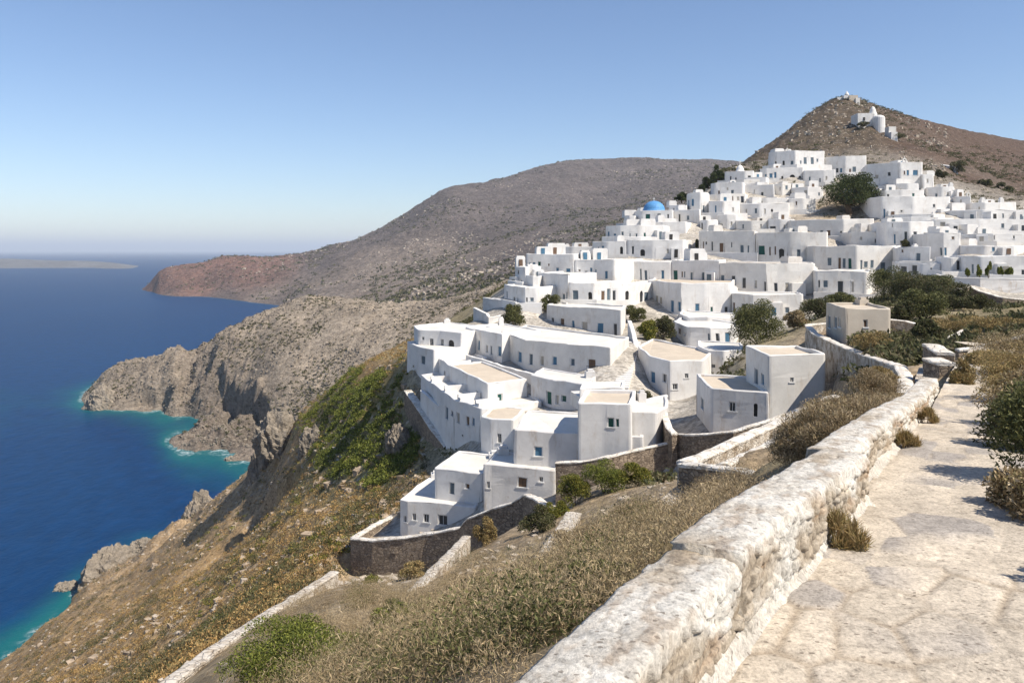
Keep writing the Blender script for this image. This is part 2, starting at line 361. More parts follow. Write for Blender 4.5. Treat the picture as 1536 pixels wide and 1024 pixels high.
# --- long street rows
h('first white house of upper street with pale blue door pair at its left end', [(788, 381, 151), (828, 383, 149), (862, 389, 147)], 417, (3, 8), '793 797 393 403 b;798 803 393 403 b;806 811 392 403 g;821 824 395 399 n;833 838 401 411 b;848 856 402 414 b', par=.2)
h('white street house with blue door and sunlit right end wall, second along the upper street', [(862, 389, 147), (892, 388, 146), (922, 391, 144), (946, 391, 147)], 420, (3, 8), '868 871.5 404 415 n;877 882 406 414 k;885 889 401 415 b;892 895 404 414 b;907 912 406 418 b', par=.2)
h('plain street house with two blue-grey doors, third along the upper street', [(946, 392, 150), (978, 391, 149), (1008, 390, 148)], 421, (3, 8), '960 963 403 420 t;967 972 405 420 t;992 997 405 418 b', par=.2)
h('street house with one green-shuttered opening, in the middle of the upper street', [(1008, 390, 148), (1040, 391, 146), (1080, 394, 143)], 426, (3, 8), '1010 1017 405 420 g;1022 1024.5 407 416 n;1026 1028 407 416 t;1035 1039 408 424 t;1052 1057 408 425 t', par=.18)
h('long street house with six tall dark windows at the right end of upper street', [(1080, 394, 143), (1150, 403, 138), (1222, 406, 138)], 446, (3, 9), '1081 1087 412 427 t;1097 1103 413 429 k;1113 1119 416 432 k;1131 1135 420 432 c;1145 1151 422 438 k;1161 1167 424 441 k;1178 1184 424 439 c', 'white2', 'roof2', .14)
h('sea-facing white house with four tall grey slits above the garden bush', [(806, 409, 138), (830, 417, 132), (852, 424, 128)], 455, (4, 8), '825 828 427 440 t;830 833 427 440 t;844 848 440 453 t;849.5 852 438 448 t', par=.18)
h('white house with arched blue door and red-brown cactus stain above bright blue window house', [(852, 424, 128), (890, 427, 127), (930, 426, 129)], 456, (3, 8), '882 888 438 454 h;901 907 436 450 n;910 916 433 450 t;929 932 440 449 t', par=.2)
h('white house with three dark narrow arched doors left of garden steps', [(930, 426, 130), (952, 424, 132), (978, 420, 138)], 456, (3, 8), '938 943 436 453 h;960 965 436 453 h;967 973 438 455 t', par=.18)
h('narrow white tower house with one tiny window at the ridge edge', [(772, 400, 143), (788, 402, 140)], 428, (2, 4), '776 778.5 405 411 k;780 783 420 427 b', par=.15)
h('tiny blue-shaded hut left of the narrow tower house', [(763, 415, 143), (774, 417, 141)], 430, (2, 3), '766 772 419 426 t', par=.12)
h('small rounded house with sunlit roof below the narrow tower house', [(788, 413, 139), (800, 418, 134), (809, 419, 134)], 442, (2, 6), '801 805 431 440 t', par=.16)
h('low sea-facing house with three dark openings beside a bushy tree', [(755, 427, 136), (775, 434, 129), (788, 439, 126), (806, 441, 126)], 456, (4, 6), '759 761 436 447 t;770 773 445 452 k;774.5 777.5 446 453 k;789 792 446 453 k;795 801 446 452 t', par=.16)
# --- around the blue dome
h('low white house with blue-shaded end and four small windows below the blue dome', [(908, 339, 188), (930, 340, 184), (960, 342, 183), (997, 344, 184)], 360, (3, 8), '911 914 347 358 b;920 924 350 358 b;932 936 347 358 t;944 946 350 358 t;953 956 350 358 t;965 969 349 358 g', par=.2)
h('church body with yellowish front below the blue dome', [(952, 317, 206), (962, 316, 202), (1010, 314, 200)], 334, (2, 10), '968 975 321 332 g;985 991 320 331 t', par=.15, name='domed_church', cat='church')
h('tiny annex with blue-shaded end immediately left of the domed church', [(936, 324, 206), (943, 325, 203), (953, 324, 203)], 340, (2, 5), '939 941 329 337 b;945 949 329 337 b', par=.12)
h('white house with blank bluish front right below the domed church', [(963, 333, 194), (995, 332, 192), (1030, 334, 191)], 358, (3, 8), '990 994 345 352 c;1002 1005 346 353 c', par=.16)
h('white house with arched dark recess at left side below the low blue-ended house', [(888, 362, 172), (910, 359, 170), (940, 360, 169)], 386, (3, 8), '896 899 370 381 b;902 906 368 381 b;907.5 912 372 381 t;929.5 934 370 381 h', par=.16)
h('white house with low wide arch opening, centre of the row under the dome', [(940, 360, 169), (980, 359, 167), (1026, 361, 166)], 387, (3, 8), '947 951 369 381 k;960 967 374 384 h;1000 1004 373 380 c', par=.16)
h('pale retaining house wall trailing down the ridge left of the dome row', [(832, 370, 178), (860, 370, 176), (878, 364, 176), (905, 361, 176)], 386, (2, 6), '', 'old', par=.1)
h('plain house between the domed church and the round white house', [(1010, 315, 205), (1050, 320, 200)], 334, (2, 7), '1030 1034 323 330 t', par=.14)
# --- upper slope, middle
h('round-fronted white house with slit windows at the ridge below dark trees', [(1030, 291, 216), (1036, 289, 212), (1050, 288, 210), (1063, 289, 211)], 322, (2, 7), '1037 1041 298 309 b;1032 1034 300 308 b;1054 1057 308 318 t', par=.16)
h('small chapel-like house with rounded top left of the round-fronted house', [(1003, 308, 213), (1030, 307, 211)], 322, (2, 6), '1010 1012 312 315 k', par=.12)
h('white house with single dark slit right of the round-fronted house', [(1063, 302, 208), (1085, 303, 206), (1110, 304, 207)], 324, (2, 7), '1072 1075 308 320 b;1098 1101 311 317 c', par=.18)
h('bluish blank house below the little domed church', [(1066, 276, 228), (1072, 273, 224), (1115, 274, 221)], 297, (3, 8), '1090 1093 281 285 c', par=.16)
h('church body with two dark windows under the small white dome at the skyline', [(1087, 258, 240), (1117, 256, 236), (1131, 262, 236)], 274, (3, 9), '1094 1097 264 272 k;1102 1105 266 273 k', par=.14, name='hilltop_church', cat='church')
h('low blank house between the small white dome and the pillared terrace', [(1117, 266, 236), (1150, 265, 234)], 280, (3, 7), '1125 1127 269 275 c', par=.14)
h('largest white mansion at the top of the village with three arched windows in a row', [(1153, 229, 256), (1165, 226, 253), (1193, 223, 250), (1214, 223, 251), (1237, 227, 252)], 252, (4, 12), '1162 1165 242 250 h;1173.5 1177 241 250 h;1185 1190 241 249 t;1205 1210 236 247 t;1216 1221 236 247 t;1225 1228 238 243 t', par=.2)
h('bluish house with an arched porch directly below the largest mansion', [(1140, 254, 248), (1150, 251, 244), (1205, 251, 242)], 276, (3, 9), '1147 1150 261 268 b;1154 1159 260 267 b;1161 1165 258 267 b;1185 1193 262 273 h;1198.5 1202 264 273 h', par=.16)
h('wide white house with blue door, right of the largest mansion', [(1237, 236, 254), (1268, 233, 250), (1300, 235, 250)], 264, (3, 10), '1254 1258 252 259 k;1260 1264 252 259 b;1278 1284 250 258 t', par=.18)
h('plain front house with faint window, under the wide blue-door house', [(1205, 256, 240), (1236, 257, 238), (1253, 259, 238)], 278, (3, 8), '1213 1216 265 273 t;1238 1241 264 270 c', par=.16)
h('blank white house under the bluish porch house, with a dark doorway', [(1115, 278, 228), (1162, 277, 224)], 300, (2.5, 8), '1141 1145 288 294 K;1130 1132 284 290 c', par=.16)
h('bright little cream cube in front of the arched porch', [(1160, 276, 229), (1173, 274, 227), (1186, 276, 228)], 290, (1.5, 4), '1169 1171 280 286 c', 'white2', par=.12)
h('grey-shaded cube house left of the big tree', [(1187, 281, 226), (1212, 279, 224), (1235, 280, 225)], 299, (2.5, 7), '1190 1192 292 297 k;1206 1212 285 291 c', par=.16)
h('small sunlit cube with cream side, left end below the bluish blank house', [(1086, 291, 220), (1096, 289, 218), (1119, 291, 218)], 306, (2, 5), '1105 1109 295 301 c;1098 1100 294 301 n', 'white2', par=.14)
h('long low white house with scattered dark specks, above the street lamp', [(1119, 298, 214), (1150, 296, 212), (1183, 297, 212)], 308, (2.5, 7), '1141 1144 301 307 k;1133 1135 300 305 c', par=.14)
h('smooth white house just left of the gate pillar under the big tree', [(1183, 298, 211), (1205, 296, 210), (1224, 297, 211)], 320, (2.5, 7), '1193 1196 302 308 n;1210 1213 307 314 c', par=.15)
h('low house with sunlit roof line behind the street lamp', [(1104, 306, 210), (1140, 305, 207), (1184, 307, 207)], 330, (2.5, 7), '1118 1121 313 321 c;1132 1136 312 320 t;1146 1149 313 321 c;1166 1169 323 330 k', par=.14)
h('bright stepped cube at the centre of the slope with blank front', [(1076, 322, 203), (1090, 320, 201), (1106, 322, 201)], 347, (2, 7), '1096 1099 332 338 c', par=.15)
h('low white house with rounded cream roof hump in the centre of the slope', [(1104, 331, 200), (1128, 329, 198), (1152, 331, 198)], 349, (2, 6), '1113 1116 336 343 t;1140 1143 336 342 c', 'white2', 'roof2', .12)
h('plain house with small dark awning, right of the cream roof hump', [(1152, 329, 197), (1172, 328, 196), (1192, 330, 196)], 350, (2, 6), '1154 1164 339 343 k;1176 1179 337 343 c', par=.14)
h('small shaded cube over a dark alley left of the stepped centre cube', [(1050, 330, 198), (1062, 329, 197), (1076, 331, 198)], 350, (2, 6), '1052 1054 334 350 h;1066 1069 338 345 n', par=.14)
h('sand-edged house with six doors and cypress plants, left half of the middle row', [(1048, 347, 172), (1090, 347, 169), (1133, 349, 166)], 384, (3, 8), '1054 1056 362 377 n;1058 1061 362 367 k;1067 1070 362 376 k;1079 1086 364 378 n;1097 1099 363 371 k;1110 1116 367 381 t;1121 1124 368 380 t', 'white2', par=.2)
h('long middle-row house with eight dark openings, arched green door among them', [(1133, 349, 166), (1185, 352, 162), (1242, 354, 160)], 397, (3, 8), '1137 1147 368 382 g;1153 1156.5 370 383 n;1162 1165 369 382 n;1169 1177 373 388 h;1195 1201 374 394 t;1209 1215 377 389 g;1224.5 1228 382 397 k', 'white2', par=.2)
h('beige-lit house with a terrace wall beneath the big tree and five small windows', [(1186, 330, 190), (1225, 324, 187), (1265, 322, 184), (1312, 323, 184)], 360, (2, 8), '1199 1203.5 342 350 k;1211.5 1214.5 346 353 k;1230 1235 345 353 t;1240 1246 345 357 n;1259 1263 346 359 k', 'white2', 'roof2', .1)
h('square projecting house with rough top edge, in front of the beige-lit tree terrace', [(1274, 348, 176), (1305, 346, 173), (1336, 348, 172), (1342, 345, 178)], 372, (1, 6), '1290 1294 355 360 c', 'white2', par=.16)
h('long shaded house with red-brown door beside a green door, right of middle row', [(1220, 369, 153), (1285, 370, 148), (1345, 367, 150), (1351, 364, 156)], 408, (2, 9), '1241 1248 386 398 t;1257 1262 386 403 N;1263.5 1269 387 402 t;1272 1278 387 403 G;1291 1294 390 404 t;1306 1311 390 402 t;1321 1329 393 408 t', 'white2', par=.22)
h('corner house with round column and dark door, below the red-brown door house', [(1224, 406, 134), (1275, 404, 132), (1300, 406, 131), (1314, 411, 133)], 444, (2, 8), '1228 1231 420 431 k;1235 1243 420 431 t;1256 1265 421 438 K;1276 1281 422 438 c', 'white2', par=.2)
# --- right-hand quarter
h('flat white house with bell arch and three blue windows at the upper right', [(1300, 247, 220), (1322, 243, 217), (1350, 240, 214), (1384, 240, 214)], 276, (3, 9), '1331 1336 258 264 k;1355 1358 256 262 n;1359.5 1363.5 255 263 b;1369 1377 255 263 b;1312 1318 262 268 c', par=.18)
h('small white wing at the right end of the bell-arch house', [(1384, 261, 212), (1401, 262, 212)], 288, (2, 6), '1390 1393 268 274 c', par=.14)
h('bright white terrace house below the bell-arch house', [(1344, 276, 207), (1360, 274, 205), (1378, 275, 205)], 298, (2, 7), '1349 1352 283 289 c', par=.15)
h('white house with sunlit left face, right beside the crown of the big tree', [(1317, 287, 204), (1328, 285, 201), (1352, 286, 200), (1386, 286, 200)], 304, (2, 7), '1330 1334 291 296 k;1368 1372 290 298 g', par=.15)
h('white house ending in a slim chimney tower beside the brown slope', [(1391, 281, 208), (1412, 279, 206), (1432, 278, 206)], 302, (2, 7), '1402 1406 290 297 t;1420 1423 288 294 c', par=.15)
h('long white house with narrow blue slit on its shaded left end, right of the tree', [(1305, 297, 196), (1322, 299, 192), (1370, 299, 190), (1426, 297, 191)], 330, (2, 8), '1325 1328.5 313 329 b;1350 1354 315 318 k;1399 1403 306 311 k', par=.16)
h('white gable end with pigeon-cote finial at the right village edge', [(1432, 295, 202), (1457, 292, 200)], 312, (2, 7), '1440 1443 299 305 c', par=.12)
h('far right white house with two roof posts and a brown roof patch', [(1457, 304, 192), (1476, 303, 190), (1500, 303, 190), (1525, 303, 191)], 330, (2, 8), '1500 1504 317 323 c;1510 1513 318 323 k;1467 1470 310 316 c', par=.2)
h('pale blank house in the far right row below the roof-post house', [(1424, 316, 186), (1475, 313, 182), (1540, 315, 182)], 334, (2, 8), '1430 1436 323 329 c;1503 1506 320 327 t', par=.14)
h('big white house front with three doors under a climbing plant, below the tree', [(1315, 334, 172), (1330, 332, 167), (1365, 330, 165), (1401, 330, 166)], 380, (3, 9), '1341 1344 351 366 b;1356 1361 347 371 K;1370 1376 347 366 K;1385 1391 349 368 k;1338 1340 335 341 c', par=.22)
h('small lean-to house with grey slanted roof above the three-door house', [(1337, 322, 182), (1367, 318, 179), (1400, 317, 178), (1418, 318, 179)], 332, (2, 6), '1338 1341 322 327 k;1395 1399 323 328 c', par=.12)
h('wide white house wall behind the red-stained house on the right', [(1400, 329, 171), (1470, 328, 169), (1540, 328, 169)], 352, (2, 8), '1410 1418 333 340 c;1462 1468 338 343 n;1502 1507 335 342 t', par=.15)
h('white house with a reddish stain and narrow double doors below the wide wall', [(1392, 350, 154), (1415, 348, 151), (1442, 348, 151)], 388, (2, 8), '1409 1413 371 383 t;1416 1420 371 383 b;1427 1432 354 359 n', par=.16)
h('low white house with a yellow-brown plant pot on its roof edge at far right', [(1442, 351, 163), (1490, 347, 160), (1540, 345, 160)], 368, (2, 7), '1448 1453 356 363 c;1490 1493 352 359 k;1520 1523 353 358 k', par=.15)
h('sunlit white house with single square blue-grey window at far right', [(1442, 368, 150), (1480, 365, 148), (1521, 363, 148), (1540, 361, 151)], 382, (2, 7), '1488.5 1493.5 369 377 b;1473 1475 371 376 c', par=.16)
h('white house with bright stepped roof, left of the green bush-lined doorway', [(1349, 371, 142), (1366, 371, 138), (1396, 380, 135)], 398, (2.5, 7), '1352 1355 374 379 n', par=.1)
h('blue-shaded low house with three dark windows over the dark bushes', [(1349, 394, 134), (1380, 395, 131), (1412, 395, 130)], 420, (2, 6), '1349 1360 399 410 k;1366.5 1375 396 412 k;1395 1398 402 406 t', par=.12)
h('small house with turquoise door facing the potted plants', [(1412, 386, 130), (1425, 384, 127), (1446, 384, 127)], 413, (2, 6), '1434 1440 391 405 k;1440.5 1444 391 405 g', par=.14)
h('long white house behind a row of five green climbing plants, far right', [(1446, 384, 125), (1470, 380, 123), (1540, 379, 122)], 417, (2, 8), '1457 1461 396 415 t;1532 1538 404 416 k', par=.16)
# ================================================================ LAND
# ground kinds: base colour (albedo) and roughness of the relief in metres
GK = dict(B=(.30, .20, .10, .75), G=(.21, .165, .07, .6), T=(.30, .225, .14, .2), Fo=(.25, .19, .115, .15), V=(.39, .355, .305, .05),
          K=(.30, .215, .13, 2.4), H=(.075, .055, .036, 2.4), A=(.075, .046, .03, .9), E=(.23, .185, .10, .3))
# the footpath: distance along the view, left edge x, level
PATH = [(2.0, -.5, 97.45), (3.2, .26, 97.43), (4.79, 1.23, 97.4), (5.8, 1.88, 97.39), (7, 2.72, 97.33), (9, 3.97, 97.1), (14, 7.05, 96.66), (20, 10.6, 95.9), (26, 14.2, 95.54), (34, 19.1, 95.16), (42, 24.5, 94.95)]
PY = [p[0] for p in PATH]
def path_left(y): return float(np.interp(y, PY, [p[1] for p in PATH]))
def path_z(y): return float(np.interp(y, PY, [p[2] for p in PATH]))
DV = Vector((.52, .854)); PV = Vector((.854, -.52))   # along and across the path
def inv(x, y, z): return (768+x/y*F, 375+(CZ-z)/y*F, y)
NEAR = []
def n_(k, *pts):
    for p in pts: NEAR.append((p[0], p[1], p[2], GK[k]))
for y in (2.6, 4, 5.5, 7.5, 10, 14, 20, 27, 36):
    l = Vector((path_left(y), y)); zz = path_z(y)
    for off, dz, k in ((0., -.25, 'T'), (1.4, -.25, 'T'), (2.6, .1, 'E'), (5., .9, 'E'), (-1.1, -.55, 'Fo')):
        p = l+PV*off
        if p.y > 1.9: NEAR.append((*inv(p.x, p.y, zz+dz), GK[k]))
n_('Fo', (300, 1200, 6), (-250, 1260, 8), (600, 1150, 6), (500, 1080, 13), (300, 1090, 20), (100, 1120, 28), (-200, 1150, 45),
   (600, 1000, 13), (700, 960, 14), (850, 925, 11), (400, 1010, 21), (520, 950, 25), (650, 920, 24), (800, 880, 19), (950, 815, 18), (1050, 775, 17),
   (1150, 735, 16), (265, 1024, 31), (380, 940, 39), (500, 868, 48), (560, 880, 42), (640, 880, 36), (720, 860, 36), (800, 840, 34), (900, 800, 28), (1000, 778, 26))
n_('T', (530, 850, 60), (600, 848, 57), (690, 830, 53), (760, 800, 50), (840, 785, 46), (900, 740, 49), (1000, 725, 42), (950, 715, 52), (880, 720, 54), (1030, 762, 29), (1110, 768, 25.5), (1150, 770, 22.5),
   (1060, 714, 44), (1140, 685, 50), (1000, 705, 52), (1240, 640, 52), (1100, 682, 56))
n_('T', (1110, 697, 28), (1150, 672, 33), (1200, 645, 38), (1250, 612, 46))
n_('E', (1230, 690, 17), (1280, 620, 25), (1340, 620, 24), (1200, 690, 20), (1270, 645, 21), (1150, 712, 21), (1335, 590, 31))
n_('T', (1370, 600, 32), (1385, 562, 42), (1250, 580, 58), (1210, 530, 74), (1280, 508, 66), (1337, 508, 66), (1300, 535, 54), (1380, 525, 55))
n_('E', (1420, 505, 62), (1480, 480, 66), (1536, 492, 52), (1536, 462, 78), (1450, 465, 88), (1400, 455, 102), (1340, 445, 116), (1260, 462, 108), (1190, 495, 96), (1130, 520, 92),
   (1600, 520, 42), (1800, 560, 25), (1800, 430, 100), (1800, 360, 200), (1100, 540, 84), (980, 485, 116))
n_('V', (597, 803, 67), (705, 802, 61), (655, 812, 62.5), (685, 806, 62), (740, 775, 62), (830, 738, 62), (900, 702, 59), (985, 690, 59), (1040, 680, 57), (1100, 672, 57), (1153, 656, 60), (1238, 604, 62),
   (960, 595, 77), (900, 578, 80), (800, 615, 79), (732, 678, 74), (700, 672, 77), (1000, 600, 78),
   (700, 525, 104), (760, 545, 96), (860, 562, 88), (940, 515, 97), (800, 505, 114), (900, 506, 112), (750, 487, 119),
   (1000, 478, 124), (1100, 482, 121), (1200, 478, 123), (760, 457, 129), (850, 460, 127), (930, 460, 127),
   (800, 428, 141), (900, 423, 143), (1000, 433, 143), (1100, 441, 140), (1200, 450, 135), (1300, 442, 131), (1400, 420, 126), (1500, 442, 116), (1600, 442, 112),
   (920, 388, 168), (1000, 391, 165), (1100, 394, 162), (1200, 398, 158), (1300, 407, 149), (1450, 411, 127),
   (925, 360, 185), (1000, 358, 186), (1080, 352, 190), (1200, 362, 180), (1330, 375, 163), (1450, 384, 146), (1580, 380, 145),
   (965, 337, 200), (1030, 324, 208), (1120, 327, 205), (1300, 345, 190), (1420, 334, 178), (1540, 335, 180),
   (1060, 306, 216), (1120, 303, 220), (1320, 296, 203), (1420, 300, 204), (1540, 310, 204),
   (1090, 278, 234), (1150, 275, 240), (1240, 268, 248), (1300, 265, 246), (1390, 284, 214), (1460, 292, 225))
n_('H', (1115, 264, 258), (1153, 256, 264), (1236, 250, 266), (1300, 252, 262), (1400, 270, 235), (1470, 288, 232), (1540, 300, 220))
n_('G', (668, 660, 86), (640, 640, 92), (680, 690, 80), (615, 560, 106), (620, 610, 98), (590, 570, 112), (600, 640, 96), (560, 680, 97), (560, 600, 118), (510, 640, 128), (500, 720, 103), (470, 690, 125), (550, 640, 108))
n_('B', (640, 730, 76), (590, 750, 80), (520, 800, 72), (450, 780, 96), (400, 850, 86), (400, 770, 128), (300, 900, 100), (300, 835, 152), (200, 905, 165), (150, 950, 140), (100, 1000, 125), (0, 1030, 165), (0, 990, 196),
   (60, 945, 208), (-200, 1040, 215), (-250, 1120, 120), (200, 1024, 70), (100, 920, 222), (350, 800, 138), (250, 870, 140))
n_('K', (110, 897, 228), (160, 865, 236), (205, 845, 246), (232, 808, 255), (300, 772, 232), (345, 735, 215), (392, 692, 192), (410, 720, 165), (400, 745, 158))
n_('B', (440, 640, 163), (500, 600, 146), (480, 640, 148), (555, 560, 138))
n_('E', (600, 530, 140), (640, 505, 150), (690, 470, 160), (725, 448, 168), (760, 430, 175), (690, 490, 140))
n_('E', (840, 398, 180), (905, 374, 190), (950, 348, 208), (1035, 312, 226))
n_('T', (1200, 325, 202), (1245, 318, 206), (1270, 322, 204), (1295, 318, 204), (1250, 300, 214))
# behind the crests the ground drops away
n_('K', (440, 720, 230), (500, 690, 230), (560, 640, 240), (640, 580, 260), (700, 540, 270), (760, 500, 280), (850, 460, 300), (940, 420, 320), (1030, 370, 350), (390, 760, 250), (300, 820, 280), (230, 860, 290),
   (100, 950, 262), (0, 1060, 240), (-250, 1100, 250), (-250, 900, 350), (0, 850, 350), (200, 800, 360), (400, 770, 360), (560, 710, 360), (700, 620, 360), (850, 520, 400), (-200, 700, 620), (200, 650, 620), (500, 600, 620), (800, 480, 620), (1000, 400, 620))
# the hill with the two chapels
n_('H', (1115, 245, 400), (1150, 222, 412), (1200, 186, 430), (1240, 158, 443), (1272, 147, 450), (1300, 158, 455), (1165, 240, 340), (1250, 222, 330), (1230, 190, 400), (1270, 175, 420), (1310, 192, 388), (1300, 215, 350), (1200, 232, 320),
   (1100, 300, 520), (1200, 230, 560), (1300, 200, 620), (1080, 262, 300))
n_('A', (1345, 170, 475), (1400, 186, 500), (1440, 197, 515), (1536, 221, 560), (1700, 255, 600), (1380, 225, 330), (1350, 215, 370), (1430, 235, 360), (1536, 270, 330), (1700, 300, 330), (1480, 225, 460), (1600, 260, 450), (1450, 270, 280), (1536, 292, 262), (1700, 320, 260), (1800, 330, 600))
for _h_ in HOUSES:                      # every house stands on its own levelled terrace
    pts = _h_['pts']; r0 = [p for p in pts if len(p) > 2 and p[2]][0]
    m = pts[len(pts)//2]; Dm = m[2] if len(m) > 2 and m[2] else r0[2]*(r0[1]-375)/(m[1]-375)
    if _h_['ctl']: NEAR.append((m[0], _h_['yb']+2, Dm, GK['V']))
near = Land(NEAR, (-.95, .98), (math.log(2.), math.log(640)), 190, 240, lam=6e-4)
def _dn(x, y, c, z):
    a = c[..., 3]*np.clip(y/30, .15, 1.)
    return a*(fbm(x*.16, y*.16, 3, 3)+.55*ridged(x*.6, y*.6, 3, 8)*np.clip(60/y+.3, 0, 1))-.0
near.disp = _dn
def scarp(x, y, p, q, h, decay, edge=1.2, hi=(1, 0)):
    """a cliff line from p to q: the ground drops by h on its seaward (-x) side"""
    p = Vector(W(*p)[:2]); q = Vector(W(*q)[:2]); d = q-p; Ln = d.length; d.normalize(); n = Vector((d.y, -d.x))
    if n.dot(Vector(hi)) < 0: n = -n
    a = (x-p.x)*d.x+(y-p.y)*d.y; s = (x-p.x)*n.x+(y-p.y)*n.y+1.6*fbm(x*.12, y*.12, 3, 90)*edge
    t = np.clip(a/Ln, 0, 1); end = np.clip(np.minimum(a+Ln*.12, Ln*1.12-a)/(Ln*.24), 0, 1)
    return -h*end*np.clip(-s/edge, 0, 1)*np.exp(-np.maximum(-s, 0)/decay)
def _foot(x, y):          # the ground is cut down in front of the retaining walls
    t = 0
    for p, q, h, dc, hi in (((520, 806, 65.5), (700, 784, 60.2), 1.9, 10, (0, 1)), ((700, 780, 60), (800, 744, 56), 1.8, 8, (0, 1)), ((828, 692, 60), (1005, 664, 60), 1.5, 6, (0, 1)), ((1022, 694, 30), (1168, 712, 24), 1.3, 6, (0, 1)), ((1003, 650, 59), (1245, 596, 60), 1.1, 5, (0, 1)), ((1212, 490, 73), (1350, 548, 42), 1.4, 7, (1, 0))):
        t = t+scarp(x, y, p, q, h, dc, .35, hi)
    return t
def _dn2(x, y, c, z):
    return _dn(x, y, c, z)+scarp(x, y, (478, 662, 128), (402, 752, 152), 11, 9)+scarp(x, y, (330, 762, 215), (292, 792, 228), 9, 10)+scarp(x, y, (600, 545, 118), (560, 600, 120), 3, 6)+_foot(x, y)
near.disp = _dn2
near.mesh('hillside', 640, 900, M['ground'], below=-8)

PROM = []
def p_(amp, *pts):
    for p in pts: PROM.append((*p, (.235, .19, .15, amp) if amp > 2.5 else (.38, .31, .235, amp)))  # cliff points: darker rock colour with the cliffs' deep shade painted in
p_(1.1, (135, 606, 512), (165, 574, 518), (150, 590, 512), (200, 572, 515), (250, 546, 515), (330, 506, 515), (400, 474, 520), (460, 449, 525), (520, 450, 540), (560, 457, 520), (620, 455, 520), (680, 448, 520), (740, 430, 560), (230, 572, 508), (260, 565, 500))
p_(.35, (500, 490, 470), (450, 520, 460), (420, 560, 440), (400, 610, 420), (440, 620, 405), (500, 580, 410), (560, 530, 420), (640, 490, 430), (700, 470, 430), (380, 530, 480), (360, 545, 478), (460, 480, 500))
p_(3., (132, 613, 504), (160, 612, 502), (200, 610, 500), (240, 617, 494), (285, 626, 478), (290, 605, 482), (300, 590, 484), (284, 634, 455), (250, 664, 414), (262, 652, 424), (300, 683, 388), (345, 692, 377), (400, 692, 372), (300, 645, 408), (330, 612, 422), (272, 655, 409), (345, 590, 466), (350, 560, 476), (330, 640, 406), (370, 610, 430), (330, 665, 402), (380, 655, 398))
p_(1., (135, 590, 600), (250, 575, 600), (330, 575, 640), (460, 520, 680), (460, 540, 760), (135, 645, 480), (200, 655, 470), (250, 705, 390), (235, 690, 420), (340, 725, 360), (90, 610, 560), (90, 645, 500), (560, 500, 700), (700, 470, 650), (240, 640, 470), (500, 720, 330), (700, 560, 330), (600, 500, 800), (-50, 640, 500), (-50, 600, 640))
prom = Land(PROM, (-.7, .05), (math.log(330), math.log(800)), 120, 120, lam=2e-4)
def _dp(x, y, c, z):
    a = c[..., 3]; hgt = np.clip((z+6)/14, 0, 1)
    r = ridged(x/26., y/26., 4, 21)*2.6+ridged(x/9, y/9, 3, 31)*1.1
    r = r-1.2+.7*ridged(x/3.6, y/3.6, 3, 33)
    return (a*r+np.where(a < 1.2, .5*ridged(x/30., y/30.+x/60, 4, 5), 0))*hgt*.8
def _dp2(x, y, c, z):
    a = c[..., 3]; f = fbm(x/34., y/34., 4, 95); g = fbm(x/13., y/13., 3, 97)
    st = (np.clip(f/.10, -1, 1)*3.4+np.clip(g/.14, -1, 1)*1.5)*np.clip((a-.9)/1.2, 0, 1)*np.clip((z-1.5)/12, 0, 1)
    return _dp(x, y, c, z)+st+(scarp(x, y, (338, 535, 482), (450, 648, 392), 17, 26, 2.5)+scarp(x, y, (215, 580, 508), (262, 600, 496), 9, 16, 2.))*np.clip((z+4)/12, 0, 1)
prom.disp = _dp2
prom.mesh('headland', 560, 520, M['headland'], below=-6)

MT = []
def m_(col, *pts):
    for p in pts: MT.append((*p, (*col, 1.)))
gy = (.125, .102, .092); rd = (.20, .105, .075); lt = (.25, .20, .16)
m_(rd, (230, 438, 1900), (232, 428, 1905), (236, 415, 1920), (262, 402, 1940), (330, 391, 1960), (420, 383, 1990), (300, 432, 1780), (400, 420, 1750), (360, 405, 1850))
m_(gy, (330, 447, 1660), (415, 458, 1440), (470, 373, 2000), (500, 364, 2000), (560, 350, 1960), (620, 320, 1960), (680, 284, 2000), (660, 292, 1990), (700, 286, 2010), (640, 306, 1970), (720, 286, 2050), (780, 268, 2200), (860, 245, 2400), (960, 237, 2550), (1050, 239, 2650), (1110, 241, 2700), (1300, 255, 2700),
   (700, 340, 1700), (800, 310, 1800), (760, 420, 850), (800, 380, 1100), (900, 330, 1400), (1000, 290, 1800), (900, 290, 2000), (480, 400, 1700), (1100, 300, 1500), (950, 370, 1000))
m_(lt, (400, 437, 1600), (480, 425, 1500), (560, 400, 1500), (560, 440, 1200), (650, 380, 1500), (650, 430, 1000), (600, 456, 900), (500, 452, 1150), (700, 440, 800), (480, 455, 1230))
m_(gy, (230, 447, 2300), (350, 428, 2700), (500, 398, 2600), (500, 405, 3200), (680, 312, 2900), (860, 280, 3400), (1050, 272, 3600), (200, 455, 1800), (230, 456, 1700), (330, 468, 1480), (415, 480, 1280), (500, 500, 950), (520, 540, 780), (700, 500, 640), (900, 440, 640), (170, 440, 2200), (100, 480, 1500))
mt = Land(MT, (-.6, .5), (math.log(640), math.log(3600)), 120, 120, lam=1e-4)
def _dm(x, y, c, z):
    hgt = np.clip((z+8)/32, .2, 1)
    g = ridged((x+.5*y)/260., (y-.5*x)/420., 5, 41, .55)*12+ridged(x/60., y/60., 4, 47)*4.5+ridged(x/19, y/19, 2, 51)*1.5
    return (g-7)*hgt*np.clip(y/1600, .35, 1)
mt.disp = _dm
mt.mesh('mountain', 620, 460, M['mountain'], below=-10)
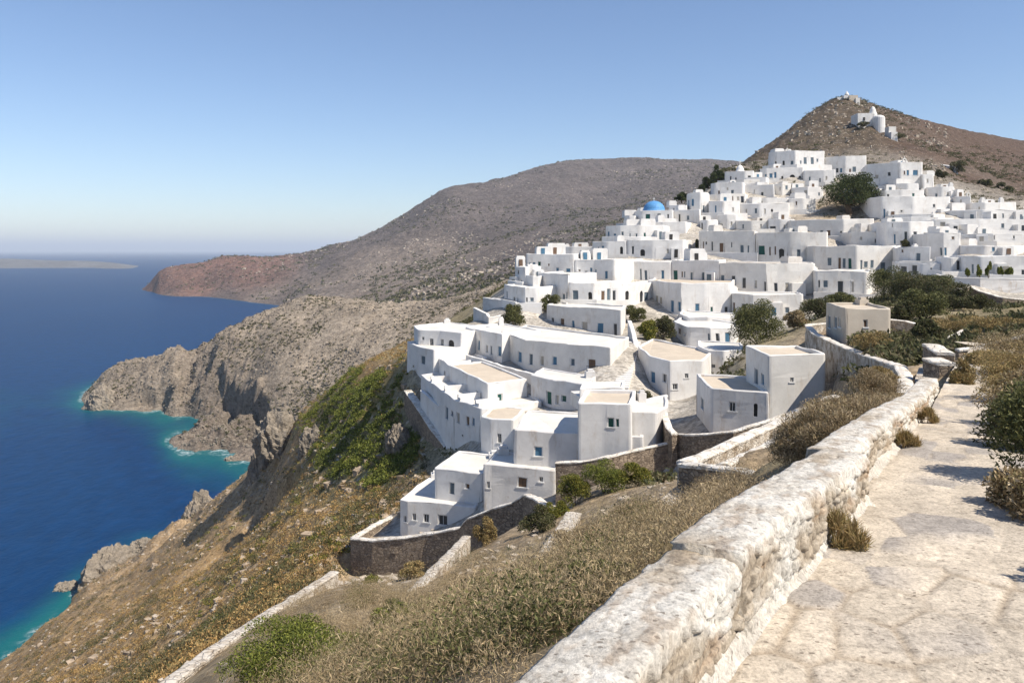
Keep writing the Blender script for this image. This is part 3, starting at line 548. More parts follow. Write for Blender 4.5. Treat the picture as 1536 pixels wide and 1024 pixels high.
# low coast far across the water
DI = [(px, py, D, (.14, .145, .155, 1.)) for px, py, D in ((-400, 392, 5000), (-200, 389, 5200), (-60, 388, 5200), (40, 391.5, 5000), (110, 394, 4800), (165, 398, 4550), (195, 403, 4330), (230, 412, 4300), (-60, 398, 4700), (60, 401, 4500), (140, 404, 4350), (-400, 401, 4600), (-400, 408, 4000), (0, 410, 4000), (120, 412, 4000), (-400, 400, 6200), (-60, 400, 6200), (110, 401, 6000), (240, 405, 6000), (270, 410, 4600))]
di = Land(DI, (-.98, -.42), (math.log(4000), math.log(6200)), 60, 60)
di.disp = lambda x, y, c, z: np.clip((z+10)/40, 0, 1)*ridged(x/300, y/300, 4, 61)*14
di.mesh('distant_coast', 160, 90, M['mountain'], below=-10)
# the sea: one sheet to the horizon, finer by the shore, with the shallows marked from the depth of the bottom
def sea():
    u = np.concatenate([np.linspace(-1.4, -.9, 8)[:-1], np.linspace(-.9, .1, 420), np.linspace(.1, 1.4, 20)[1:]])
    v = np.concatenate([np.linspace(math.log(1.5), math.log(150), 12)[:-1], np.linspace(math.log(150), math.log(2200), 520), np.linspace(math.log(2200), math.log(90000), 40)[1:]])
    U, VV = np.meshgrid(u, v, indexing='ij'); Y = np.exp(VV).ravel(); X = U.ravel()*Y
    dep = np.full(len(X), -40.)
    for ld in (near, prom, mt):
        uu = U.ravel(); vv = VV.ravel()
        inside = (uu >= ld.ur[0]) & (uu <= ld.ur[1]) & (vv >= ld.vr[0]) & (vv <= ld.vr[1])
        zz = ld.z(X, Y); dep = np.where(inside, np.maximum(dep, zz), dep)
    wob = fbm(X/16, Y/16, 4, 77)
    sh = np.clip(1+(dep+4*wob)/19., 0, 1)**1.7*np.clip((900-Y)/400, .12, 1)
    fo = np.clip(1-np.abs(dep+.6+1.6*wob)/2.2, 0, 1)*np.clip(.45+fbm(X/7, Y/7, 3, 79)*1.3, 0, 1)*np.clip((1500-Y)/800, .2, 1)
    nu, nv = len(u), len(v); i = np.arange(nu*nv).reshape(nu, nv)
    q = np.stack([i[:-1, :-1], i[1:, :-1], i[1:, 1:], i[:-1, 1:]], -1).reshape(-1, 4)
    o = mesh_np('sea', np.stack([X, Y, np.zeros_like(X)], 1), q, M['sea'], smooth=True, vcol=np.stack([sh, fo, 0*sh], 1)); o['kind'] = 'structure'
sea()
# ================================================================ HOUSES
def wob(P, zt, a):
    P = np.asarray(P, float); x, y, z = P[:, 0], P[:, 1], P[:, 2]
    k = np.clip((z-(zt-1.6))/1.2, 0, 1)
    return np.stack([x+a*vnoise(x*.31+z*.23, y*.31, 3)+a*.5*vnoise(x*.9, z*.9+y, 4), y+a*vnoise(x*.31, y*.31+z*.21, 5)+a*.5*vnoise(x*.9+z, y*.9, 6),
                     z+k*a*1.1*vnoise(x*.55, y*.55, 7)+k*a*.6*vnoise(x*1.7, y*1.7, 8)], 1)
def inset(poly, t):
    n = len(poly); out = []
    for i in range(n):
        a, b, c = Vector(poly[i-1]), Vector(poly[i]), Vector(poly[(i+1) % n])
        d1 = (b-a).normalized(); d2 = (c-b).normalized(); n1 = Vector((-d1.y, d1.x)); n2 = Vector((-d2.y, d2.x))
        m = n1+n2
        m = m.normalized() if m.length > .05 else n1
        out.append(tuple(b+m*(t/max(.45, m.dot(n1)))))
    return out
CODE = dict(b='blue', g='green', n='brown', t='teal', c='cream', k='glass', h='dark')
HZ = {}
def build_house(H, idx):
    pts = H['pts']; r = [p for p in pts if len(p) > 2 and p[2]][0]
    zt = CZ-(r[1]-375)/F*r[2]; P = []
    for p in pts:
        D = p[2] if len(p) > 2 and p[2] else (CZ-zt)*F/(p[1]-375)
        P.append(((p[0]-768)/F*D, D))
    nf = len(P)-1; b = H['back']
    if b != 'p' and r[2] > 135: b = (b[0]*1.5, b[1]*1.6)
    poly = P+([(P[0][0]+P[-1][0]-P[-2][0], P[0][1]+P[-1][1]-P[-2][1])] if b == 'p' else [(P[-1][0]+b[0], P[-1][1]+b[1]), (P[0][0]+b[0], P[0][1]+b[1])])
    Dm = sum(p[1] for p in P)/len(P); near_h = Dm < 105
    gx = [p[0] for p in poly]; gy = [p[1] for p in poly]
    zb = float(min(near.z(gx, gy)))-.7
    zvis = CZ-(H['yb']-375)/F*min(p[1] for p in P)
    zb = min(zb, zvis-.5, zt-2.)
    cx, cy = sum(gx)/len(gx), sum(gy)/len(gy); base = Vector((cx, cy, zb))
    a = .07 if near_h else .10
    root = empty(H['name'], base, H['label'], H['cat'], 'whitewashed village houses' if H['cat'] == 'house' and 'beige' not in H['name'] else None)
    # openings per front segment
    segs = [[] for _ in range(len(poly))]
    for (x0, x1, y0, y1, k) in H['ops']:
        u = ((x0+x1)/2-768)/F; best = None
        for i in range(nf):
            A, B = P[i], P[i+1]; dx, dy = B[0]-A[0], B[1]-A[1]; den = dx-u*dy
            if abs(den) < 1e-6: continue
            t = (u*A[1]-A[0])/den
            if -.02 <= t <= 1.02:
                Y = A[1]+t*dy
                if best is None or Y < best[2]: best = (i, t, Y)
        if best is None: continue
        i, t, Y = best; A, B = P[i], P[i+1]; Ls = math.hypot(B[0]-A[0], B[1]-A[1])
        def ts(px):
            u = (px-768)/F; den = (B[0]-A[0])-u*(B[1]-A[1]); return (u*A[1]-A[0])/den*Ls
        s0, s1 = sorted((ts(x0), ts(x1))); s0 = max(s0, .12); s1 = min(s1, Ls-.12)
        z1 = min(CZ-(y0-375)/F*Y, zt-.3); z0 = max(CZ-(y1-375)/F*Y, zb+.3)
        if s1-s0 < .25 or z1-z0 < .25: continue
        if any(not (s1 < q[0]-.08 or s0 > q[1]+.08) for q in segs[i]): continue
        segs[i].append((s0, s1, z0, z1, k))
    shut = []
    if 95 < Dm < 200 and b != 'p':      # small rooms built out in front of the longer walls
        zv = CZ-(H['yb']-375)/F*Dm
        for i in range(nf):
            A, B = P[i], P[i+1]; Ls = math.dist(A, B); d_ = Vector((B[0]-A[0], B[1]-A[1])).normalized(); n_2 = Vector((d_.y, -d_.x))
            if Ls < 5 or d_.x < .6: continue
            for _t in range(12):
                wd = 1.4+1.6*rng.random(); s = .4+rng.random()*(Ls-wd-.8)
                if any(not (s+wd < q[0]-.12 or s > q[1]+.12) for q in segs[i]+shut): continue
                if rng.random() < .2: continue
                out = .7+1.1*rng.random(); hh = min(2.+.9*rng.random(), zt-zv-.3); o_ = Vector(A)+d_*s+n_2*out
                hb = MB(); hb.box((o_.x, o_.y, zb), (d_.x*wd, d_.y*wd, 0), (-n_2.x*(out+.25), -n_2.y*(out+.25), 0), (0, 0, zv+hh-zb)); f_ = o_+d_*wd*(.25+.3*rng.random())+n_2*.03; w_ = .65+.3*rng.random()
                hb.box((f_.x, f_.y, zv+.1), (d_.x*w_, d_.y*w_, 0), (-n_2.x*.2, -n_2.y*.2, 0), (0, 0, min(1.75, hh-.35)), 1)
                hb.v = [tuple(v) for v in wob(hb.v, zv+hh, .1)]; hb.build('front_room', [M[H['wall']], M[['teal', 'dark', 'glass', 'blue', 'brown', 'cream'][int(rng.integers(6))]]], root); shut.append((s, s+wd)); break
    if Dm > 100:                    # the lesser openings of the terraces between the ones one can make out
        zv = CZ-(H['yb']-375)/F*Dm
        for i in range(nf):
            A, B = P[i], P[i+1]; Ls = math.dist(A, B)
            if abs(B[0]-A[0]) < .5*Ls or (B[1]-A[1]) > .6*Ls: continue
            s = .6+rng.random()
            while s < Ls-1.2:
                w_ = .5+.5*rng.random(); tall = rng.random() < .55; hh = (1.75 if tall else .85)+.35*rng.random(); z0 = zv+(.15 if tall else .9)+.2*rng.random()
                if rng.random() < (.86 if Dm < 188 else .5) and z0+hh < zt-.45 and z0 > zb+.4 and all(s+w_ < q[0]-.3 or s > q[1]+.3 for q in segs[i]+shut):
                    segs[i].append((s, s+w_, z0, z0+hh, 'kktttcnbkkh'[int(rng.integers(11))]))
                s += w_+.6+1.1*rng.random()
    mb = MB(); step = max(1.1, Dm*.016); parts = []; npoly = len(poly)
    elen = [math.dist(poly[i], poly[(i+1) % npoly]) for i in range(npoly)]
    cr = [min(.26 if near_h else .4, .22*elen[i], .22*elen[i-1]) for i in range(npoly)]
    for i in range(nf):
        for q in segs[i]:
            cr[i] = min(cr[i], q[0]-.06); cr[(i+1) % npoly] = min(cr[(i+1) % npoly], elen[i]-q[1]-.06)
    cr = [max(c_, .03) for c_ in cr]; arcs = []
    for i in range(npoly):
        b0 = Vector(poly[i]); a0 = b0.lerp(Vector(poly[i-1]), cr[i]/elen[i-1]); c0 = b0.lerp(Vector(poly[(i+1) % npoly]), cr[i]/elen[i]); K = 3
        arcs.append([tuple(a0.lerp(b0, t).lerp(b0.lerp(c0, t), t)) for t in [k/K for k in range(K+1)]])
    for i in range(len(poly)):
        A = Vector(poly[i]); B = Vector(poly[(i+1) % len(poly)]); d = B-A; Ls = d.length; d.normalize(); nrm = Vector((d.y, -d.x))
        op = sorted(segs[i]) if i < nf else []
        ra, rb = cr[i], Ls-cr[(i+1) % npoly]; sc = sorted(set([ra, rb]+[q[0] for q in op]+[q[1] for q in op])); s2 = []
        for q0, q1 in zip(sc[:-1], sc[1:]):
            n = max(1, round((q1-q0)/step)); s2 += [q0+(q1-q0)*k/n for k in range(n)]
        sc = s2+[rb]; zs = sorted(set([zb, zt-.07]+[q[2] for q in op]+[q[3] for q in op]+([zt-1.4] if zt-1.4 > zb+.3 else [])))
        pt = lambda s, z, o=0., A=A, d=d, nrm=nrm: (A.x+d.x*s+nrm.x*o, A.y+d.y*s+nrm.y*o, z)
        for q0, q1 in zip(sc[:-1], sc[1:]):
            for w0, w1 in zip(zs[:-1], zs[1:]):
                m = ((q0+q1)/2, (w0+w1)/2)
                if any(o[0] < m[0] < o[1] and o[2] < m[1] < o[3] for o in op): continue
                mb.face([pt(q0, w0), pt(q1, w0), pt(q1, w1), pt(q0, w1)])
        zk = [zb]+([zt-1.4] if zt-1.4 > zb+.3 else [])+[zt-.07]
        for (p0, p1) in zip(arcs[i][:-1], arcs[i][1:]):
            for w0, w1 in zip(zk[:-1], zk[1:]): mb.face([(*p0, w0), (*p1, w0), (*p1, w1), (*p0, w1)])
        rd = .16
        for (s0, s1, z0, z1, k) in op:
            sx = [s for s in sc if s0-1e-6 <= s <= s1+1e-6]; zx = [z for z in zs if z0-1e-6 <= z <= z1+1e-6]
            for q0, q1 in zip(sx[:-1], sx[1:]):
                mb.face([pt(q0, z1), pt(q1, z1), pt(q1, z1, -rd), pt(q0, z1, -rd)]); mb.face([pt(q1, z0), pt(q0, z0), pt(q0, z0, -rd), pt(q1, z0, -rd)])
            for q0, q1 in zip(zx[:-1], zx[1:]):
                mb.face([pt(s0, q0), pt(s0, q1), pt(s0, q1, -rd), pt(s0, q0, -rd)]); mb.face([pt(s1, q1), pt(s1, q0), pt(s1, q0, -rd), pt(s1, q1, -rd)])
            if k == 'h':
                rr = min((s1-s0)/2, (z1-z0)*.4); mid = (s0+s1)/2; K = 5
                arc = [((s1-s0)/2*math.cos(math.pi/2*j/K), rr*math.sin(math.pi/2*j/K)) for j in range(K+1)]
                mb.face([pt(s0, z1, -.01)]+[pt(mid-c, z1-rr+e, -.01) for c, e in arc]); mb.face([pt(s1, z1, -.01)]+[pt(mid+c, z1-rr+e, -.01) for c, e in arc][::-1])
            parts.append((pt, s0, s1, z0, z1, k))
    # parapet ring and roof on a densified outline
    dens = []
    for i in range(len(poly)):
        A = Vector(arcs[i][-1]); B = Vector(arcs[(i+1) % npoly][0]); n = max(1, round((B-A).length/step)); dens += arcs[i][:-1]+[tuple(A.lerp(B, k/n)) for k in range(n)]
    th = min(.3 if near_h else .35, .12*min(math.dist(poly[0], poly[-1]), math.dist(poly[0], poly[1])+1)+.1); par = max(H['par'], .1 if near_h else .2)
    rings = [(0, zt-.07), (.05, zt), (th-.05, zt), (th, zt-.06), (th+.01, zt-par)]
    lo = dens; lz = zt-.07
    for (t, z) in rings[1:]:
        hi = inset(dens, t)
        for j in range(len(dens)):
            k = (j+1) % len(dens)
            mb.face([(*lo[j], lz), (*lo[k], lz), (*hi[k], z), (*hi[j], z)])
        lo, lz = hi, z
    mb.v = [tuple(q) for q in wob(mb.v, zt, a)]
    wl = mb.build('wall', M[H['wall']], root)
    rf = MB(); rf.face([(*q, zt-par+.02) for q in inset(dens, th-.03)])
    rf.v = [tuple(q) for q in wob(rf.v, zt, a)]; rf.build('roof', M[H['roof']], root)
    for (pt, s0, s1, z0, z1, k) in parts:
        c = CODE[k.lower()]; door = k.isupper() or (z1-z0) > 1.75*(s1-s0) and (z1-z0) > 1.5
        fr = MB(); pn = MB(); fw = min(.09, (s1-s0)*.16); tw = fr if Dm > 100 else pn; mi = 1 if Dm > 100 else 0
        def bx(m_, a0, a1, b0, b1, o0, o1, mt=0):
            q = [pt(a0, b0, o0), pt(a1, b0, o0), pt(a1, b1, o0), pt(a0, b1, o0), pt(a0, b0, o1), pt(a1, b0, o1), pt(a1, b1, o1), pt(a0, b1, o1)]
            for f in ((0, 1, 2, 3), (7, 6, 5, 4), (0, 4, 5, 1), (2, 6, 7, 3), (0, 3, 7, 4), (1, 5, 6, 2)): m_.face([q[j] for j in f], mt)
        if k != 'h':
            bx(fr, s0-.02, s0+fw, z0, z1, -.07, -.155); bx(fr, s1-fw, s1+.02, z0, z1, -.07, -.155); bx(fr, s0+fw, s1-fw, z1-fw, z1+.02, -.072, -.155)
            if not door: bx(fr, s0-.1, s1+.1, z0-.08, z0+.02, .05, -.18)
        mid = (s0+s1)/2
        if c == 'glass':
            bx(tw, s0, s1, z0, z1, -.13, -.16, mi)
            if near_h: bx(fr, mid-.02, mid+.02, z0, z1-fw, -.10, -.128)
        elif c == 'dark': bx(tw, s0-.05, s1+.05, z0-.05, z1+.05, -.155, -.18, mi)
        elif s1-s0 > .55:
            bx(tw, s0+fw*.5, mid-.012, z0, z1-fw*.5, -.095, -.13, mi); bx(tw, mid+.012, s1-fw*.5, z0, z1-fw*.5, -.095, -.13, mi); bx(tw, s0, s1, z0, z1, -.138, -.16, mi)
        else: bx(tw, s0, s1, z0, z1, -.11, -.155, mi)
        for m_ in (fr, pn):
            if m_.v: m_.v = [tuple(q) for q in wob(m_.v, zt, a)]
        if not fr.v: fr, pn = pn, MB(); frm = [M[c]]
        else: frm = [M['frame'], M[c]]
        o = fr.build('door' if door else 'window', frm, root)
        if pn.v:
            p = pn.build('pane' if c in ('glass', 'dark') else 'leaf' if door else 'shutter', M[c], root); p.parent = o
    if Dm < 260 and rng.random() < .38:
        q = inset(poly, th+.3)[int(rng.integers(len(pts), len(poly)))] if len(poly) > len(pts) else inset(poly, th+.3)[0]
        cb = MB(); sz = .28+.25*rng.random(); hh = .5+.5*rng.random()
        cb.box((q[0]-sz, q[1]-sz, zt-par-.1), (2*sz, .1, 0), (-.1, 2*sz, 0), (0, 0, hh)); cb.box((q[0]-sz*.6, q[1]-sz*.6, zt-par+hh-.1), (1.2*sz, .05, 0), (-.05, 1.2*sz, 0), (0, 0, .22))
        cb.build('chimney', M[H['wall']], root)
    if 112 < Dm < 262 and b != 'p' and rng.random() < .75:   # raised walk in front of the house behind a low wall
        zv = CZ-(H['yb']-375)/F*Dm; tb = MB(); off = 1.3+1.1*rng.random(); k0 = rng.random()*.25; k1 = 1-rng.random()*.25
        O = [Vector(q) for q in inset(poly, -off)]; I = [Vector(q) for q in poly]
        for i in range(nf):
            a0, a1 = O[i], O[i+1]; f0, f1 = I[i], I[i+1]
            if i == 0: a0, f0 = a0.lerp(a1, k0), f0.lerp(f1, k0)
            if i == nf-1: a1, f1 = a0.lerp(a1, k1), f0.lerp(f1, k1)
            d_ = (a1-a0); L_ = d_.length
            if L_ < .8: continue
            d_.normalize(); n_2 = Vector((d_.y, -d_.x)); gz = min(near.z1(a0.x, a0.y), near.z1(a1.x, a1.y))-.6; hp = .55+.3*rng.random()
            tb.box((a0.x, a0.y, min(gz, zv-.5)), (d_.x*L_, d_.y*L_, 0), (-n_2.x*.26, -n_2.y*.26, 0), (0, 0, zv+hp-min(gz, zv-.5)))
            tb.face([(*a0, zv), (*a1, zv), (*f1, zv), (*f0, zv)])
        if tb.v:
            tb.v = [tuple(v) for v in wob(tb.v, zv+1., .12)]; tb.build('terrace', M['white' if rng.random() < .7 else 'white2'], root)
    if Dm > 135:
        for _k in range(1+int(rng.random() < .5)):
            if rng.random() < .3: continue
            t = .12+.7*rng.random(); q = Vector(P[0]).lerp(Vector(P[-1]), t); wd, hh = 1.5+2.2*rng.random(), .8+1.3*rng.random(); dp = 2.5+2*rng.random()
            hb = MB(); yo = q.y+2.2+2.5*rng.random(); hb.box((q.x, yo, zt-par-.1), (wd, .2, 0), (-.2, dp, 0), (0, 0, hh+par)); hb.box((q.x+.15, yo+.15, zt+hh-.1), (wd-.3, .2, 0), (-.2, dp-.3, 0), (0, 0, .1+.12), 0)
            if rng.random() < .6: hb.box((q.x+wd*.3, yo-.02, zt-.05), (.7, .07, 0), (0, .05, 0), (0, 0, min(hh-.15, 1.3)), 1)
            hb.v = [tuple(v) for v in wob(hb.v, 1e9, .1)]; hb.build('roof_hut', [M[H['wall']], M[['teal', 'dark', 'blue', 'brown'][int(rng.integers(4))]]], root)
    HZ[H['label']] = (root, zt, poly)
    return root
for i, H in enumerate(HOUSES): build_house(H, i)
def house(key):
    return next(v for k, v in HZ.items() if key in k)
r_, zt, _ = house('yellowish front')
mb = MB(); x, y, z = W(981, 315, 204.5); rr = 2.75
mb.lathe((x, y, zt-.3), [(rr+.15, 0), (rr+.15, .45), (rr, .5)]+[(rr*math.cos(t), .5+rr*.88*math.sin(t)) for t in np.linspace(0, math.pi/2, 10)], 28)
mb.build('dome', M['dome'], r_, smooth=True)
mb = MB(); mb.box((x-.06, y-.06, zt+2.5), (.12, 0, 0), (0, .12, 0), (0, 0, 1.)); mb.box((x-.28, y-.05, zt+3.05), (.56, 0, 0), (0, .1, 0), (0, 0, .12)); mb.build('cross', M['white'], r_)
r_, zt, _ = house('small white dome at the skyline')
mb = MB(); x, y, z = W(1110, 256, 239)
mb.lathe((x, y, zt-.3), [(1.35, 0), (1.35, .5), (1.2, .55), (1.1, 1.1), (.85, 1.65), (.5, 2.05), (.15, 2.3), (.0, 2.35)], 20); mb.build('dome', M['white'], r_, smooth=True)
mb = MB(); mb.box((x-.07, y-.07, zt+1.9), (.14, 0, 0), (0, .14, 0), (0, 0, 1.6)); mb.box((x-.4, y-.06, zt+2.8), (.8, 0, 0), (0, .12, 0), (0, 0, .14)); mb.build('cross', M['white2'], r_)
def belfry(key, px, D, w=.8, hh=1.5):
    r_, zt, _ = house(key); mb = MB(); x = (px-768)/F*D
    for s in (-1, 1): mb.box((x+s*w/2-.14, D, zt-.25), (.28, 0, 0), (0, .4, 0), (0, 0, hh*.6))
    for k in range(6):
        a, b_ = math.pi*k/6, math.pi*(k+1)/6
        q = lambda t, rr, yy: (x+rr*math.cos(t), yy, zt-.25+hh*.6+rr*math.sin(t))
        for yy in (D, D+.4): mb.face([q(a, w/2-.14, yy), q(b_, w/2-.14, yy), q(b_, w/2+.14, yy), q(a, w/2+.14, yy)])
        mb.face([q(a, w/2+.14, D), q(b_, w/2+.14, D), q(b_, w/2+.14, D+.4), q(a, w/2+.14, D+.4)])
    mb.box((x-.05, D+.15, zt-.3+hh*.6+w/2+.1), (.1, 0, 0), (0, .1, 0), (0, 0, .6)); mb.build('bell_arch', M['white2'], r_)
belfry('bell arch and three', 1357, 214.5); belfry('largest white mansion', 1181, 252.5, .6, 1.1); belfry('gable end', 1453, 201, .7, 1.2)
for key, px, D in (('two roof posts', 1476, 191), ('two roof posts', 1504, 191), ('slim chimney tower', 1428, 207)):
    r_, zt, _ = house(key); mb = MB(); x = (px-768)/F*D
    mb.box((x-.45, D+.2, zt-.4), (.9, 0, 0), (0, .9, 0), (0, 0, 1.3)); mb.box((x-.3, D+.35, zt+.9), (.6, 0, 0), (0, .6, 0), (0, 0, .35)); mb.build('chimney', M['white'], r_)
# upstand of the terrace in front of the long bent house, balcony, lamp
r_, zt, _ = house('dark balcony door')
mb = MB(); x, y, z = W(888, 556, 86.6)
for k in range(8): mb.box((x-.62+k*.17, y-.42, z-.2), (.025, 0, 0), (0, .025, 0), (0, 0, .75))
mb.box((x-.65, y-.44, z+.55), (1.3, 0, 0), (0, .05, 0), (0, 0, .05)); mb.box((x-.7, y-.5, z-.3), (1.4, 0, 0), (0, .6, 0), (0, 0, .1)); mb.build('balcony', M['iron'], r_)
r_, zt, pl = house('long stepped lower storey')
for t_ in (.18, .42, .66, .86):
    q0 = Vector(pl[0]).lerp(Vector(pl[3]), t_); k_ = min(2, int(t_*3.2)); d_ = (Vector(pl[k_+1])-Vector(pl[k_])).normalized(); n_2 = Vector((-d_.y, d_.x)); q0 = Vector(pl[k_]).lerp(Vector(pl[k_+1]), t_*3.2-k_ if t_*3.2-k_ < 1 else .9)+n_2*.15
    mb = MB(); mb.box((q0.x, q0.y, zt-.2), (d_.x*.22, d_.y*.22, 0), (n_2.x*2.6, n_2.y*2.6, 0), (0, 0, .75)); mb.box((q0.x+d_.x*.222, q0.y+d_.y*.222, zt-.2), (d_.x*.5, d_.y*.5, 0), (n_2.x*.24, n_2.y*.24, 0), (0, 0, .5)); mb.v = [tuple(v) for v in wob(mb.v, 1e9, .1)]; mb.build('partition_wall', M['white'], r_)
# ---------------------------------------------------------------- chapels on the hill
def blk(mb, x0, x1, y0, y1, D, dep, m=0, sink=0.):
    a = W(x0, y1, D); b_ = W(x1, y0, D); mb.box((a[0], D, a[2]-sink), (b_[0]-a[0], 0, 0), (0, dep, 0), (0, 0, b_[2]-a[2]+sink), m)
def chapel(label, px, py, D, items):
    x, y, z = W(px, py, D); r_ = empty('chapel', (x, y, z-2), label, 'chapel')
    for nm, mb, mt in items:
        mb.v = [tuple(q) for q in wob(mb.v, 1e9, .12)]; mb.build(nm, M[mt], r_)
    return r_
m1 = MB(); blk(m1, 1274, 1287, 143, 153, 447, 6, 0, 3); m2 = MB(); blk(m2, 1256, 1274, 146, 153, 449, 5, 0, 3); m3 = MB(); blk(m3, 1266, 1273, 143, 148, 447.5, 2.2); x, y, z = W(1270, 143, 448.5); m3.lathe((x, y, z), [(1.2, 0), (1.1, .6), (.5, 1.6), (.1, 2.3), (0, 2.4)], 12); m4 = MB(); blk(m4, 1284, 1290, 147, 153, 446, 6, 0, 2)
chapel('tiny white chapel with pointed cupola on the very summit of the hill', 1272, 152, 448, [('nave', m1, 'beige'), ('enclosure_wall', m2, 'old'), ('cupola', m3, 'white'), ('annex', m4, 'white2')])
m1 = MB(); blk(m1, 1287, 1309, 170, 188, 387, 8, 0, 4); m2 = MB(); x, y, z = W(1309, 172, 389); m2.lathe((x, y, z-6), [(2.1, 0), (2., 6), (1.6, 7.2), (1.3, 8.4), (.7, 9.6), (0, 10)], 14); m3 = MB(); x, y, z = W(1318, 190, 386); m3.lathe((x, y, z-4), [(2.9, 0), (2.85, 8.2), (2.4, 8.9), (1.2, 9.4), (0, 9.5)], 18)
m5 = MB(); blk(m5, 1295, 1298, 176, 181, 386.9, .3)
chapel('white chapel with rounded apse and tapering bell tower, halfway up the hill', 1307, 189, 386, [('nave', m1, 'white'), ('bell_tower', m2, 'white2'), ('apse', m3, 'white'), ('window', m5, 'dark')])
m1 = MB(); blk(m1, 1333, 1344, 190, 200, 372, 4, 0, 3); m2 = MB(); blk(m2, 1337, 1347, 198, 206, 368, 4, 0, 3)
chapel('two small cream shrine cubes stepping down beside the hill chapel', 1340, 200, 370, [('wall', m1, 'white2'), ('lower_wall', m2, 'white')])
# ================================================================ STONE WALLS
def poly3(pts, step):
    P = [Vector(p) for p in pts]; out = []
    for a, b_ in zip(P[:-1], P[1:]):
        n = max(1, round((b_-a).length/step)); out += [a.lerp(b_, k/n) for k in range(n)]
    return out+[P[-1]]
def stone_wall(label, pts, hgt, thick=.45, mt='stone', cop='coping', step=.5, name='stone_wall', cat='wall', group=None, follow=True, ctop=.1, over=.04, lift=0.):
    A = [(W(*p)[0], W(*p)[1], W(*p)[2]+lift) for p in pts]; Q = poly3(A, step); n = len(Q); rows = 6; WALLS.append((np.array([(q.x, q.y) for q in Q]), thick+(1.3 if cop == 'cop2' else 0)))
    T = [(Q[min(i+1, n-1)]-Q[max(i-1, 0)]) for i in range(n)]
    Nn = []
    for t in T:
        t = Vector((t.x, t.y)); t.normalize(); Nn.append(Vector((t.y, -t.x)))
    mid = Q[n//2]; root = empty(name, (mid.x, mid.y, mid.z-hgt), label, cat, group)
    def ring(prof):
        V = []
        for i, q in enumerate(Q):
            for (o, dz) in prof(i, q): V.append((q.x+Nn[i].x*o, q.y+Nn[i].y*o, q.z+dz))
        return np.array(V)
    def low(i, q, o):
        g = float(near.z(q.x+Nn[i].x*o, q.y+Nn[i].y*o)[0])-.4; return min(-hgt, g-q.z) if follow else -hgt
    h2 = thick/2
    def body(i, q):
        lf = low(i, q, h2); lb = low(i, q, -h2)
        return [(h2+.03*(1-k/rows)*hgt*.3, lf+(-ctop-lf)*k/rows) for k in range(rows+1)]+[(-h2-.03*(1-k/rows)*hgt*.3, lb+(-ctop-lb)*k/rows) for k in range(rows, -1, -1)]
    def cap(i, q):
        j = .05*float(vnoise(q.x*1.3, q.y*1.3, 12)); e = h2+over
        return [(e, -ctop-.02), (e+.01, -ctop*.3+j), (e-.06, j), (0, j+.02), (-e+.06, j), (-e-.01, -ctop*.3+j), (-e, -ctop-.02)]
    for nm, pf, mm, amp in (('stonework', body, mt, .045), ('coping', cap, cop, .03)):
        V = ring(pf); m = len(V)//n
        V[:, 0] += amp*vnoise(V[:, 0]*2.1+V[:, 2]*1.7, V[:, 1]*2.1, 14); V[:, 1] += amp*vnoise(V[:, 0]*2.1, V[:, 1]*2.1+V[:, 2]*1.9, 15); V[:, 2] += amp*.7*vnoise(V[:, 0]*1.9, V[:, 1]*1.9, 16)
        i = np.arange(n*m).reshape(n, m)
        q = np.stack([i[:-1, :-1], i[1:, :-1], i[1:, 1:], i[:-1, 1:]], -1).reshape(-1, 4)
        ends = [np.array([i[0]]), np.array([i[-1, ::-1]])]
        mesh_np(nm, V, [q]+ends, M[mm], root)
    return root
SW = 'dry stone terrace walls'
WALLS = []
stone_wall('curved brown retaining wall wrapping round the lowest white house', [(530, 806, 65), (562, 808.5, 63.5), (604, 805, 62.5), (650, 798, 61.5), (694, 789, 60), (706, 775, 59), (740, 761, 58), (772, 752, 57)], 3.0, .6, group=SW)
stone_wall('pale thin wall running back from the curved wall corner to the lowest house', [(530, 806, 65), (562, 786, 70), (599, 768, 75)], 1.4, .5, group=SW)
stone_wall('short shaded wall with broken top under the shuttered annex', [(772, 752, 57), (790, 741, 56), (805, 746, 54), (834, 766, 50)], 2.2, .5, group=SW)
stone_wall('retaining wall with thin white coping below the long bare curved house wall', [(834, 692, 60), (870, 691, 59.5), (910, 684, 59), (950, 674, 59.5), (1000, 663, 60)], 2.6, .4, group=SW)
stone_wall('dark retaining wall with white coping at the foot of the tall plain block', [(1003, 641, 62), (1012, 650, 60), (1045, 651, 58), (1100, 646, 56.5), (1150, 630, 57), (1200, 612, 58), (1242, 596, 60)], 2.0, .4, group=SW)
stone_wall('white-topped garden wall rising beside the low stained-hole house', [(995, 615, 64), (1003, 640, 60), (1012, 650, 59)], 1.8, .4, group=SW)
stone_wall('long straight terrace wall with broad pale top crossing below the tall plain block', [(1026, 693, 30), (1075, 672, 33), (1140, 643, 38), (1200, 617, 43), (1252, 593, 48)], 1.7, .55, 'stonep', group=SW)
stone_wall('short dark terrace wall facing the viewer, cornering with the long straight terrace wall', [(1026, 694, 30), (1065, 698, 28.5), (1110, 703, 27), (1160, 712, 24)], 1.7, .5, group=SW)
stone_wall('low inner ledge of pale stone inside the cornered terrace', [(1085, 697, 28), (1130, 676, 31), (1175, 655, 35)], .5, .4, 'stonep', group=SW)
stone_wall('big curved rubble wall sweeping down in front of the beige house', [(1212, 487, 76), (1222, 499, 70), (1262, 517, 61), (1300, 532, 54), (1335, 543, 47), (1350, 548, 42), (1358, 562, 37), (1357, 590, 31)], 2.6, .5, 'stonep', group=SW, step=.7)
stone_wall('short pale wall closing the yard left of the beige house', [(1212, 487, 76), (1240, 484, 78)], 1.5, .5, 'stonep', group=SW)
